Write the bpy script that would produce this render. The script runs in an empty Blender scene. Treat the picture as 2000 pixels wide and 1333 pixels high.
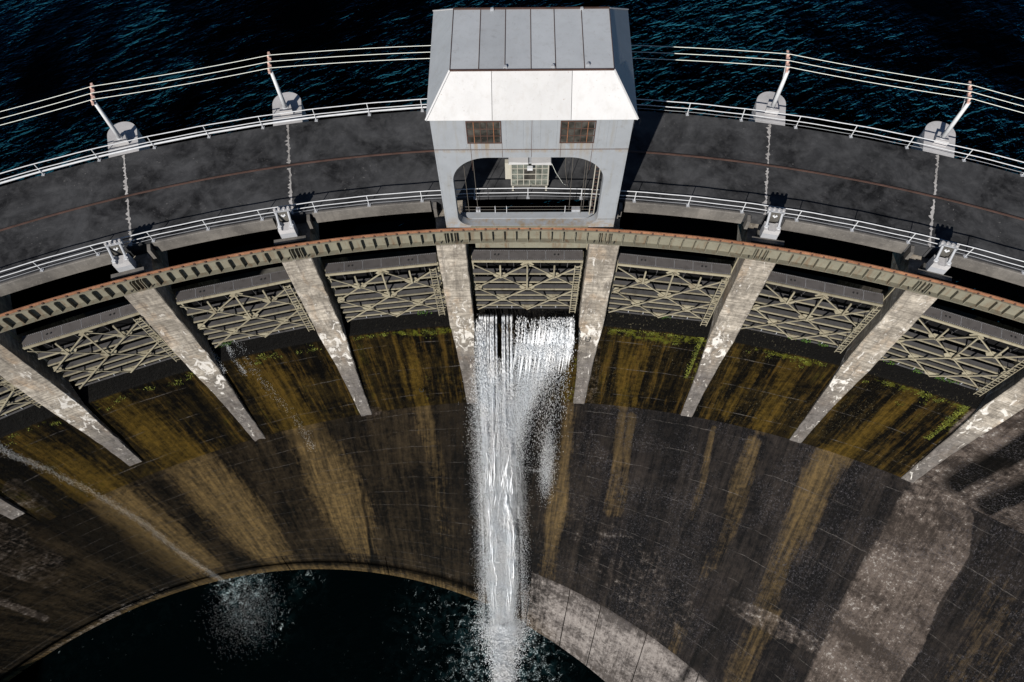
import bpy, math, random
import numpy as np
from math import sin, cos, radians, pi, sqrt, hypot, atan2

# ------------------------------------------------------------------ camera, sky, sun
S = bpy.context.scene
CAM_M = np.array([[0.9999222609864927, 0.001981348307728132, 0.012310411956701368],
                  [0.0035828477434592977, 0.9000007373069162, -0.43587364688525754],
                  [-0.011942997350222504, 0.435883868829635, 0.8999236732681289]])
CAM_C = np.array([0.11089715231090862, 53.27590994840169, 38.052936486418936])
FPX = 1450.18
cam = bpy.data.cameras.new('camera'); camo = bpy.data.objects.new('camera', cam)
S.collection.objects.link(camo); S.camera = camo
cam.sensor_fit = 'HORIZONTAL'; cam.sensor_width = 36.0; cam.lens = FPX / 2000 * 36
cam.clip_start = 0.5; cam.clip_end = 2000
from mathutils import Matrix, Vector
M4 = Matrix([[*CAM_M[i], CAM_C[i]] for i in range(3)] + [[0, 0, 0, 1]])
camo.matrix_world = M4

SUN_AZ, SUN_EL = 23.0, 31.0          # heading of the shadows from +Y, elevation
world = bpy.data.worlds.new('World'); S.world = world; world.use_nodes = True
wn = world.node_tree.nodes; wl = world.node_tree.links
bg = wn['Background']; sky = wn.new('ShaderNodeTexSky'); sky.sky_type = 'NISHITA'
sky.sun_disc = False; sky.sun_elevation = radians(SUN_EL); sky.sun_rotation = radians(180 + SUN_AZ)
sky.altitude = 2500; sky.air_density = 0.8; sky.dust_density = 0.2; sky.ozone_density = 2.0
wl.new(sky.outputs[0], bg.inputs[0]); bg.inputs[1].default_value = 0.05
sun = bpy.data.lights.new('sun', 'SUN'); suno = bpy.data.objects.new('sun', sun); S.collection.objects.link(suno)
sun.energy = 5.0; sun.angle = radians(0.5); sun.color = (1.0, 0.955, 0.89)
ld = Vector((sin(radians(SUN_AZ)) * cos(radians(SUN_EL)), cos(radians(SUN_AZ)) * cos(radians(SUN_EL)), -sin(radians(SUN_EL))))
suno.rotation_euler = ld.to_track_quat('-Z', 'Y').to_euler(); suno.location = (-30, -20, 80)
S.view_settings.view_transform = 'Standard'; S.view_settings.look = 'None'
S.view_settings.exposure = 0.5; S.view_settings.gamma = 1.0; S.view_settings.use_curve_mapping = False
S.render.resolution_x = 1024; S.render.resolution_y = 682
S.render.engine = 'CYCLES'

rng = np.random.default_rng(7); random.seed(7)
col = S.collection

# ------------------------------------------------------------------ the dam's plan: polar about a vertical axis
TH0, DL = 0.378, 6.8904              # centre of the middle bay, bay angle (degrees)
R_FRONT, R_REAR, R_RAIL, R_TRACK = 81.69, 89.14, 85.63, 79.40
Z_LIP, R_LIP = -23.0, 77.0
Z_CREST, R_CREST = -11.4, 78.7
Z_GATE = -9.7
Z_POOL = -48.0; Z_LAKE = -3.9
TOE_C = (-22.53, 16.88); TOE_R = 49.74
A0, A1 = -58.0, 50.0

def P(R, th, z=0.0):
    t = radians(th); return (R * sin(t), R * cos(t), z)
def pix(v):                          # photo pixel (2000 x 1333) of world points, n x 3
    d = (np.asarray(v, float) - CAM_C) @ CAM_M
    return np.stack([1000 + FPX * d[..., 0] / -d[..., 2], 666.5 - FPX * d[..., 1] / -d[..., 2]], -1)

# ------------------------------------------------------------------ materials
def s2l(c): return tuple(((x / 255) / 12.92 if x / 255 <= 0.04045 else ((x / 255 + 0.055) / 1.055) ** 2.4) for x in c)
class NT:
    def __init__(s, name):
        s.m = bpy.data.materials.new(name); s.m.use_nodes = True
        s.n = s.m.node_tree.nodes; s.l = s.m.node_tree.links; s.b = s.n['Principled BSDF']
        s.pos = s.n.new('ShaderNodeNewGeometry').outputs['Position']
    def node(s, t, **kw):
        n = s.n.new(t)
        for k, v in kw.items(): setattr(n, k, v)
        return n
    def setin(s, sock, v):
        if hasattr(v, 'is_linked') or isinstance(v, bpy.types.NodeSocket): s.l.new(v, sock)
        elif isinstance(v, (tuple, list)) and len(v) == 3 and sock.type == 'RGBA': sock.default_value = (*v, 1)
        else: sock.default_value = v
    def map(s, vec, scale, loc=(0, 0, 0)):
        n = s.node('ShaderNodeMapping'); s.setin(n.inputs['Vector'], vec)
        n.inputs['Scale'].default_value = scale if isinstance(scale, tuple) else (scale,) * 3
        n.inputs['Location'].default_value = loc; return n.outputs[0]
    def noise(s, vec, scale=1.0, detail=4, rough=0.55, dist=0.0, loc=(0, 0, 0), out='Fac'):
        n = s.node('ShaderNodeTexNoise'); s.setin(n.inputs['Vector'], s.map(vec, scale, loc))
        n.inputs['Scale'].default_value = 1; n.inputs['Detail'].default_value = detail
        n.inputs['Roughness'].default_value = rough; n.inputs['Distortion'].default_value = dist
        return n.outputs[out]
    def ramp(s, fac, a, b, c0=0.0, c1=1.0):
        n = s.node('ShaderNodeMapRange'); s.setin(n.inputs[0], fac)
        n.inputs[1].default_value = a; n.inputs[2].default_value = b
        n.inputs[3].default_value = c0; n.inputs[4].default_value = c1; n.clamp = True
        return n.outputs[0]
    def math(s, op, a, b=0.0, c=0.0):
        n = s.node('ShaderNodeMath', operation=op); s.setin(n.inputs[0], a); s.setin(n.inputs[1], b)
        if op in ('MULTIPLY_ADD',): s.setin(n.inputs[2], c)
        return n.outputs[0]
    def mix(s, fac, a, b, mode='MIX'):
        n = s.node('ShaderNodeMix', data_type='RGBA', blend_type=mode)
        s.setin(n.inputs[0], fac); s.setin(n.inputs[6], a); s.setin(n.inputs[7], b); return n.outputs[2]
    def attr(s, name, out='Fac'):
        n = s.node('ShaderNodeAttribute'); n.attribute_name = name; return n.outputs[out]
    def sep(s, v):
        n = s.node('ShaderNodeSeparateXYZ'); s.setin(n.inputs[0], v); return n.outputs
    def comb(s, x, y, z):
        n = s.node('ShaderNodeCombineXYZ')
        for i, v in enumerate((x, y, z)): s.setin(n.inputs[i], v)
        return n.outputs[0]
    def bump(s, h, strength=0.3, dist=0.05):
        n = s.node('ShaderNodeBump'); s.setin(n.inputs['Height'], h)
        n.inputs['Strength'].default_value = strength; n.inputs['Distance'].default_value = dist
        s.l.new(n.outputs[0], s.b.inputs['Normal'])
    def done(s, color, rough=0.7, metal=0.0, spec=0.5):
        s.setin(s.b.inputs['Base Color'], color); s.setin(s.b.inputs['Roughness'], rough)
        s.setin(s.b.inputs['Metallic'], metal); s.setin(s.b.inputs['Specular IOR Level'], spec); return s.m

def mat_deck():
    t = NT('deck_concrete'); p = t.pos
    big = t.noise(p, 0.30, 6, 0.66, 0.6); med = t.noise(p, 1.3, 5, 0.65, 0.4, (9, 3, 1)); fine = t.noise(p, 9, 4, 0.7)
    c = t.mix(t.ramp(big, 0.36, 0.64), (0.0065, 0.0068, 0.0076), (0.052, 0.0530, 0.0560))
    c = t.mix(t.math('MULTIPLY', t.ramp(med, 0.45, 0.74), 0.5), c, (0.088, 0.088, 0.091))
    c = t.mix(t.ramp(fine, 0.3, 0.75, 0.0, 0.35), c, (0.03, 0.03, 0.032))
    sp = t.noise(p, 5.5, 3, 0.6, 0.3, (4, 8, 2)); bl = t.noise(p, 0.55, 4, 0.6, 0.5, (2, 2, 7))
    c = t.mix(t.math('MULTIPLY', t.ramp(sp, 0.62, 0.74), t.ramp(bl, 0.5, 0.68)), c, (0.15, 0.145, 0.14))
    t.bump(fine, 0.25, 0.02); return t.done(c, 0.85, 0, 0.06)
def mat_concrete(name, base, dark, pale, drip=0.5):
    t = NT(name); p = t.pos
    big = t.noise(p, 0.5, 5, 0.6, 0.4); fine = t.noise(p, 7, 5, 0.7); v = t.noise(p, (2.4, 2.4, 0.22), 4, 0.6, 0.3)
    c = t.mix(t.ramp(big, 0.35, 0.65), dark, base)
    c = t.mix(t.math('MULTIPLY', t.ramp(v, 0.45, 0.7), drip), c, dark)
    c = t.mix(t.ramp(fine, 0.55, 0.75, 0, 0.6), c, pale)
    t.bump(fine, 0.3, 0.03); return t.done(c, 0.8, 0, 0.3)
def mat_pier():
    t = NT('pier_concrete'); p = t.pos; x, y, z = t.sep(p)
    big = t.noise(p, 0.45, 6, 0.7, 0.5); fine = t.noise(p, 3.2, 6, 0.75)
    board = t.noise(p, (0.5, 0.5, 7), 3, 0.6, 0.1); warm = t.noise(p, (0.9, 0.9, 0.35), 4, 0.6, 0.5, (5, 1, 3))
    c = t.mix(t.ramp(big, 0.36, 0.64), (0.19, 0.168, 0.140), (0.43, 0.385, 0.325))
    c = t.mix(t.ramp(warm, 0.52, 0.72, 0, 0.55), c, (0.36, 0.24, 0.14))
    c = t.mix(t.ramp(board, 0.42, 0.62, 0.0, 0.55), c, (0.10, 0.088, 0.074))
    c = t.mix(t.ramp(fine, 0.44, 0.72, 0, 0.7), c, (0.055, 0.046, 0.038)); c = t.mix(t.ramp(t.noise(p, (3.5, 3.5, 0.3), 4, 0.65, 0.3, (6, 6, 6)), 0.5, 0.72, 0, 0.65), c, (0.06, 0.052, 0.046))
    # dark where it is washed by the spill, white lime bloom about the sill and in scattered scabs
    wet = t.ramp(z, -16.5, -11.5, 1.0, 0.0)
    c = t.mix(t.math('MULTIPLY', wet, 0.8), c, t.mix(t.ramp(t.noise(p, (2.2, 2.2, 1.1), 5, 0.7, 0.3), 0.35, 0.65), (0.028, 0.025, 0.025), (0.105, 0.096, 0.094)))
    sc = t.noise(p, (1.7, 1.7, 0.8), 5, 0.62, 1.2, (3, 7, 1)); sc2 = t.noise(p, (2.6, 2.6, 1.2), 4, 0.6, 0.8, (1, 2, 8))
    band = t.math('MULTIPLY', t.ramp(z, -15.5, -13.2), t.ramp(z, -7.5, -10.6))
    th = t.math('SUBTRACT', sc, t.math('MULTIPLY', t.math('SUBTRACT', 1.0, band), 0.115))
    c = t.mix(t.math('MULTIPLY', t.ramp(th, 0.515, 0.575), t.ramp(fine, 0.3, 0.6, 0.45, 1.0)), c, (0.56, 0.535, 0.50))
    c = t.mix(t.ramp(sc2, 0.62, 0.70, 0, 0.75), c, (0.46, 0.43, 0.39))
    t.bump(t.math('ADD', fine, t.math('MULTIPLY', board, 0.8)), 0.45, 0.04); return t.done(c, 0.85, 0, 0.25)
def mat_metal(name, base, dirt=(0.2, 0.17, 0.12), amount=0.35, rust=0.12, rough=0.55, spec=0.2):
    t = NT(name); p = t.pos
    a = t.noise(p, 0.9, 5, 0.6, 0.3); b = t.noise(p, (3.0, 3.0, 0.35), 4, 0.6); f = t.noise(p, 11, 4, 0.65)
    c = t.mix(t.ramp(a, 0.35, 0.7, 0, amount), base, tuple(x * 0.72 for x in base))
    c = t.mix(t.ramp(b, 0.52, 0.75, 0, amount), c, dirt)
    c = t.mix(t.ramp(f, 0.68 - rust * 0.4, 0.74, 0, 0.8 if rust > 0 else 0), c, (0.16, 0.07, 0.03))
    oi = t.node('ShaderNodeObjectInfo'); rv_ = t.ramp(oi.outputs['Random'], 0, 1, 0.80, 1.06); c = t.mix(1.0, c, t.comb(rv_, rv_, rv_), 'MULTIPLY')
    g_ = t.noise(p, 2.2, 6, 0.75, 0.4, (3, 3, 3)); c = t.mix(t.ramp(g_, 0.58, 0.72, 0, amount * 0.9), c, tuple(x * 0.55 for x in dirt))
    t.bump(f, 0.08, 0.01); return t.done(c, rough, 0, spec)
def mat_front():
    m = mat_metal('stained_house_paint', (0.252, 0.267, 0.287), (0.185, 0.165, 0.130), 0.42, 0.05)
    t = NT.__new__(NT); t.m = m; t.n = m.node_tree.nodes; t.l = m.node_tree.links; t.b = t.n['Principled BSDF']; t.pos = t.n.new('ShaderNodeNewGeometry').outputs['Position']
    x, y, z = t.sep(t.pos); old = t.b.inputs['Base Color'].links[0].from_socket
    w = t.math('MINIMUM', t.math('ABSOLUTE', t.math('SUBTRACT', x, -1.775)), t.math('ABSOLUTE', t.math('SUBTRACT', x, 3.005)))
    drip = t.math('MULTIPLY', t.ramp(t.noise(t.pos, (5.0, 5.0, 0.25), 4, 0.65, 0.2), 0.42, 0.66), t.ramp(w, 0.7, 1.0, 1, 0))
    under = t.math('MULTIPLY', t.ramp(z, 6.6, 7.9, 0.15, 1.0), t.ramp(z, 7.9, 7.86, 0, 1))
    foot = t.math('MULTIPLY', t.ramp(z, 1.4, 0.3, 0, 0.8), t.ramp(t.noise(t.pos, 1.6, 5, 0.7), 0.42, 0.62))
    belt = t.math('MULTIPLY', t.ramp(t.math('ABSOLUTE', t.math('SUBTRACT', z, 7.2)), 0.03, 0.22, 0.5, 0), t.ramp(t.noise(t.pos, (3.0, 3.0, 0.8), 4, 0.65), 0.42, 0.62))
    k = t.math('MAXIMUM', t.math('MULTIPLY', t.math('MULTIPLY', drip, under), 0.75), t.math('MAXIMUM', foot, belt))
    t.l.new(t.mix(k, old, (0.20, 0.135, 0.065)), t.b.inputs['Base Color']); return m
def mat_rust(name, base=(0.24, 0.10, 0.045), hi=(0.42, 0.2, 0.1)):
    t = NT(name); p = t.pos
    a = t.noise(p, 1.2, 5, 0.65, 0.4); f = t.noise(p, 12, 4, 0.7)
    c = t.mix(t.ramp(a, 0.35, 0.65), base, hi); c = t.mix(t.ramp(f, 0.4, 0.75, 0, 0.7), c, (0.07, 0.035, 0.02))
    t.bump(f, 0.3, 0.02); return t.done(c, 0.8, 0, 0.3)
def mat_plain(name, c, rough=0.5, spec=0.5, var=0.2):
    t = NT(name); a = t.noise(t.pos, 3.0, 4, 0.6)
    return t.done(t.mix(t.ramp(a, 0.3, 0.7, 0, var), c, tuple(x * 0.5 for x in c)), rough, 0, spec)

def mat_face(name, upper, lime=1.0):
    """wet spillway concrete; 'stain' carries algae (R), moss (G), lime (B), soot (A) laid on the surface; uv in metres"""
    t = NT(name); p = t.pos; uv = t.attr('flow', 'Vector'); u, v, _ = t.sep(uv)
    st = t.node('ShaderNodeAttribute'); st.attribute_name = 'stain'
    r, g, b = t.sep(st.outputs['Vector']); a = st.outputs['Alpha']
    flow = t.noise(uv, (0.75, 0.035, 1), 5, 0.62, 0.15); flow2 = t.noise(uv, (2.6, 0.10, 1), 5, 0.68, 0.1, (7, 3, 0)); flow3 = t.noise(uv, (5.5, 0.5, 1), 4, 0.7, 0.2, (1, 9, 0))
    fine = t.noise(p, 1.9, 6, 0.72, 0.3); grit = t.noise(p, 5.5, 4, 0.75); big = t.noise(p, 0.16, 4, 0.6, 0.5); xw = t.sep(p)[0]
    if upper: base, mid, dk, tan, tan2 = (0.026, 0.0180, 0.0046), (0.012, 0.0082, 0.0028), (0.0016, 0.0013, 0.0010), (0.088, 0.054, 0.0090), (0.036, 0.023, 0.0045)
    else: base, mid, dk, tan, tan2 = (0.029, 0.0205, 0.0115), (0.0125, 0.0090, 0.0054), (0.0026, 0.0020, 0.0015), (0.112, 0.074, 0.030), (0.042, 0.030, 0.0155)
    def add(m, pairs):
        for x, k in pairs: m = t.math('MULTIPLY_ADD', t.math('SUBTRACT', x, 0.5), k, m)
        return m
    tone = add(0.36, [(flow, 1.5), (flow2, 1.1), (fine, 1.3), (flow3, 0.9), (big, 1.2)])
    c = t.mix(t.ramp(tone, 0.12, 0.48), dk, mid); c = t.mix(t.ramp(tone, 0.48, 0.95), c, base)
    if not upper: c = t.mix(t.ramp(xw, -8.0, 10.0, 0.0, 1.0), c, t.mix(1.0, c, (0.92, 1.03, 1.55), 'MULTIPLY'))  # bluish toward +x: sky reflection on the wet face put into the colour
    def ragged(m, lo, hi, pairs): return t.math('MULTIPLY', t.ramp(add(m, pairs), lo, hi), t.ramp(m, 0.0, 0.15))
    k = ragged(r, 0.22, 1.05, [(flow2, 1.0), (fine, 0.9), (flow3, 0.7)])
    tc = t.mix(t.ramp(add(0.5, [(flow2, 1.6), (fine, 1.2), (grit, 0.8)]), 0.2, 0.85), tan2, tan)
    c = t.mix(k, c, tc)
    if upper:
        k2 = t.ramp(add(0.0, [(flow2, 2.4), (flow, 1.8), (fine, 0.9), (flow3, 0.8)]), 0.08, 0.60); c = t.mix(t.math('MULTIPLY', k2, 0.75), c, (0.066, 0.038, 0.0075))
        gs = t.math('MULTIPLY', t.ramp(add(0.0, [(flow, 2.0), (flow3, 0.8)]), 0.12, 0.5), t.ramp(t.noise(p, 0.5, 3, 0.5, 0.2, (3, 9, 9)), 0.5, 0.68)); c = t.mix(t.math('MULTIPLY', gs, 0.6), c, (0.038, 0.040, 0.003))
    c = t.mix(ragged(g, 0.72, 1.15, [(fine, 2.6), (grit, 1.4)]), c, (0.066, 0.070, 0.008))
    # lime: pale dry concrete in uneven lifts
    lift = t.noise(uv, (0.10, 0.42, 1), 3, 0.6, 0.2, (4, 4, 0))
    pt_ = add(0.45, [(fine, 2.0), (lift, 2.4), (grit, 1.1), (flow3, 0.9), (flow2, .8)])
    pale = t.mix(t.ramp(pt_, 0.15, 0.8), tuple(x * lime for x in (0.030, 0.026, 0.024)), tuple(x * lime for x in (0.098, 0.087, 0.081)))
    if lime == 1.0: pale = t.mix(1.0, pale, (1.0, 0.90, 0.82), 'MULTIPLY')
    pale = t.mix(t.ramp(add(0.5, [(grit, 1.7), (fine, 1.9), (lift, .8)]), 0.74, 0.98), pale, (0.27, 0.25, 0.23))
    c = t.mix(ragged(b, 0.25, 0.85, [(fine, 1.2), (flow2, 0.6)]), c, pale)
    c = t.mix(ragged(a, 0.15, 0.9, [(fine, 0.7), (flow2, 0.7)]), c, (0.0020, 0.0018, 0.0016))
    # pour lines every couple of metres: thin, broken, pale or dark
    wob = t.math('ADD', v, t.math('MULTIPLY', t.noise(uv, (0.25, 0.0, 1), 3, 0.6), 0.55))
    fr = t.math('FRACT', t.math('MULTIPLY', wob, 1 / (3.9 if upper else 2.35)))
    ln = t.ramp(t.math('ABSOLUTE', t.math('SUBTRACT', fr, 0.5)), 0.006, 0.016, 1, 0)
    brk = t.ramp(t.noise(uv, (0.5, 0.25, 1), 5, 0.75, 0, (2, 5, 0)), 0.44, 0.62)
    c = t.mix(t.math('MULTIPLY', t.math('MULTIPLY', ln, brk), t.ramp(grit, 0.40, 0.58, 0.2, 0.8)), c, (0.105, 0.095, 0.088))
    # wet sparkle painted as pale specks, thicker toward +x
    sp = t.noise(uv, (7.5, 4.0, 1), 3, 0.75, 0.3, (1, 4, 0)); cl = t.noise(p, 0.22, 5, 0.65, 0.6, (5, 5, 1))
    glint_spk = t.math('MULTIPLY', t.ramp(sp, 0.60, 0.70), t.ramp(cl, 0.42, 0.62)); glint_spk = t.math('MULTIPLY', glint_spk, t.ramp(xw, -10.0, 6.0, 0.12, 0.7)); glint_spk = t.math('MULTIPLY', glint_spk, t.math('SUBTRACT', 1.0, t.math('MULTIPLY', k, 0.7)))
    sheen_paint = t.math('MULTIPLY', t.ramp(t.noise(uv, (5.0, 5.5, 1), 4, 0.85, 0.4, (6, 1, 0)), 0.53, 0.66), t.ramp(xw, 0.0, 8.0, 0.0, 0.75)); sheen_paint = t.math('MULTIPLY', sheen_paint, t.ramp(cl, 0.42, 0.60, 0.06, 1.0))  # speckled sky sheen of the wet face, painted into the colour
    if not upper: c = t.mix(t.math('MULTIPLY', sheen_paint, t.math('SUBTRACT', 1.0, t.math('MULTIPLY', k, 0.6))), c, (0.062, 0.058, 0.066))
    c = t.mix(glint_spk, c, (0.125, 0.118, 0.120) if not upper else (0.15, 0.13, 0.08))
    c = t.mix(1.0, c, (0.84, 0.84, 0.84), 'MULTIPLY')
    t.bump(t.math('ADD', grit, t.math('MULTIPLY', fine, 1.6)), 0.7, 0.08)
    return t.done(c, 0.6, 0, 0.05)

def mat_water(name, tint, scale, strength, foam=False):
    spec = 0.3 if foam else 0.55
    t = NT(name); p = t.pos
    q = t.node('ShaderNodeMapping'); t.setin(q.inputs['Vector'], p); q.inputs['Rotation'].default_value = (0, 0, radians(-28)); q = q.outputs[0]
    w1 = t.noise(q, (0.55 * scale, 1.25 * scale, 1), 3, 0.55, 0.5); w2 = t.noise(q, (1.7 * scale, 3.4 * scale, 1), 3, 0.55, 0.4)
    cl = t.ramp(t.noise(q, 0.07, 3, 0.6, 0.5, (3, 1, 0)), 0.40, 0.64, 0.06, 1.0)
    h = t.math('MULTIPLY', t.math('ADD', t.math('POWER', w1, 2.5), t.math('MULTIPLY', w2, 0.22)), cl)

    t.bump(h, 1.0, strength)
    c = tint
    if foam:
        a = t.attr('stain'); f1 = t.noise(p, (1.6, 1.6, 1), 6, 0.75, 0.8); f2 = t.noise(p, 6.5, 4, 0.75)
        k = t.math('MULTIPLY', t.ramp(t.math('ADD', f1, t.math('MULTIPLY', a, 0.30)), 0.74, 0.90), t.ramp(f2, 0.46, 0.60))
        c = t.mix(k, tint, (0.55, 0.66, 0.68)); c = t.mix(t.math('MULTIPLY', t.math('MULTIPLY', t.math('POWER', a, 3.0), t.ramp(t.noise(p, (0.9, 0.9, 1), 5, 0.7, 0.6, (4, 4, 0)), 0.46, 0.72)), 0.30), c, (0.05, 0.135, 0.155))
    t.done(c, 0.8, 0, 0.0)
    bn = [n for n in t.n if n.type == 'BUMP'][0]
    fr = t.node('ShaderNodeFresnel'); fr.inputs[0].default_value = 1.36; t.l.new(bn.outputs[0], fr.inputs[1])
    gl = t.node('ShaderNodeBsdfGlossy'); gl.inputs['Color'].default_value = (0.045, 0.24, 0.34, 1) if not foam else (0.05, 0.15, 0.17, 1); gl.inputs['Roughness'].default_value = 0.08; t.l.new(bn.outputs[0], gl.inputs['Normal'])
    mx = t.node('ShaderNodeMixShader'); t.setin(mx.inputs[0], t.ramp(fr.outputs[0], 0.045, 0.20, 0.0, 1.0)); t.l.new(t.b.outputs[0], mx.inputs[1]); t.l.new(gl.outputs[0], mx.inputs[2])
    t.l.new(mx.outputs[0], t.n['Material Output'].inputs['Surface']); return t.m

def mat_drops():
    t = NT('falling_water'); a = t.noise(t.pos, (0.7, 0.7, 0.05), 3, 0.6)
    t.setin(t.b.inputs['Base Color'], t.mix(t.ramp(a, 0.4, 0.6), (0.90, 0.93, 0.96), (0.98, 0.98, 0.98)))
    t.b.inputs['Roughness'].default_value = 0.35
    tr = t.node('ShaderNodeBsdfTranslucent'); tr.inputs[0].default_value = (0.95, 0.97, 1.0, 1)
    mx = t.node('ShaderNodeMixShader'); mx.inputs[0].default_value = 0.38
    t.l.new(t.b.outputs[0], mx.inputs[1]); t.l.new(tr.outputs[0], mx.inputs[2])
    t.l.new(mx.outputs[0], t.n['Material Output'].inputs['Surface']); return t.m
def mat_glass(name, tint, alpha=0.6):
    t = NT(name); a = t.noise(t.pos, 1.4, 3, 0.6, 0.4)
    c = t.mix(t.ramp(a, 0.38, 0.64), tint, tuple(min(1, x * 3.5) for x in tint))
    t.b.inputs['Alpha'].default_value = alpha
    return t.done(c, 0.25, 0, 0.5)
def mat_leaf(name, c1, c2):
    t = NT(name); a = t.noise(t.pos, 1.6, 3, 0.6)
    return t.done(t.mix(t.ramp(a, 0.35, 0.65), c1, c2), 0.75, 0, 0.2)

MAT = dict(
    deck=mat_deck(), pier=mat_pier(),
    fascia=mat_concrete('fascia_concrete', (0.14, 0.13, 0.118), (0.07, 0.065, 0.06), (0.22, 0.205, 0.185)),
    plinth=mat_concrete('plinth_concrete', (0.40, 0.39, 0.395), (0.29, 0.285, 0.285), (0.48, 0.47, 0.47), 0.2),
    joint=mat_concrete('joint_mortar', (0.40, 0.385, 0.375), (0.2, 0.19, 0.18), (0.5, 0.48, 0.46), 0.1),
    dark_concrete=mat_concrete('shaded_concrete', (0.10, 0.095, 0.085), (0.05, 0.047, 0.042), (0.16, 0.15, 0.13)),
    upper=mat_face('wet_spillway_concrete', True), lower=mat_face('wet_dam_concrete', False),
    band=mat_face('toe_concrete', False, 2.1),
    house=mat_metal('grey_house_paint', (0.252, 0.267, 0.287), (0.185, 0.165, 0.130), 0.42, 0.05),
    house_front=mat_front(),
    roof_top=mat_metal('grey_roof_paint', (0.335, 0.353, 0.376), (0.24, 0.24, 0.24), 0.35, 0.05),
    roof_white=mat_metal('white_roof_paint', (0.455, 0.452, 0.455), (0.33, 0.31, 0.29), 0.32, 0.06),
    beige=mat_metal('beige_steel_paint', (0.27, 0.243, 0.175), (0.11, 0.08, 0.05), 0.65, 0.12),
    track=mat_metal('track_paint', (0.180, 0.170, 0.130), (0.105, 0.056, 0.028), 0.75, 0.17),
    skin_shade=mat_metal('gate_skin_shade', (0.008, 0.008, 0.0085), (0.005, 0.005, 0.005), 0.5, 0.0, 0.7, 0.02),  # near-black: shadow behind the girders put into the skin's colour
    skin=mat_metal('gate_plate_grey', (0.078, 0.076, 0.077), (0.03, 0.028, 0.026), 0.75, 0.08, 0.7, 0.05),
    top_plate=mat_metal('gate_top_grey', (0.088, 0.081, 0.079), (0.045, 0.041, 0.038), 0.7, 0.05),
    rust=mat_rust('rusty_rail', (0.15, 0.062, 0.030), (0.27, 0.125, 0.065)), rust_dark=mat_rust('dull_rail', (0.040, 0.023, 0.019), (0.075, 0.043, 0.036)),
    rail=mat_plain('pale_rail_paint', (0.50, 0.51, 0.525), 0.5, 0.3, 0.3),
    galv=mat_plain('galvanised_steel', (0.30, 0.31, 0.33), 0.5, 0.5, 0.3),
    wire=mat_plain('pale_wire', (0.62, 0.64, 0.58), 0.5, 0.4, 0.05),
    pink=mat_plain('faded_red_arm', (0.50, 0.33, 0.28), 0.7, 0.3, 0.5),
    black=mat_plain('black_steel', (0.02, 0.02, 0.02), 0.6, 0.3), cable=mat_plain('dark_cable', (0.09, 0.08, 0.07), 0.6, 0.3),
    cream=mat_metal('cream_cab_paint', (0.34, 0.325, 0.28), (0.22, 0.19, 0.13), 0.4, 0.06),
    glass=mat_glass('dusty_window_glass', (0.018, 0.017, 0.015), 1.0), cabglass=mat_glass('cab_glass', (0.055, 0.060, 0.052), 0.8),
    lake=mat_water('lake_water', (0.0001, 0.0002, 0.0004), 1.25, 0.36), pool=mat_water('pool_water', (0.0003, 0.0010, 0.0012), 1.1, 0.16, True),
    drops=mat_drops(), moss=mat_leaf('moss_leaf', (0.045, 0.055, 0.006), (0.13, 0.14, 0.02)), plant=mat_leaf('plant_leaf', (0.025, 0.060, 0.008), (0.06, 0.11, 0.015)),
)

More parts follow.
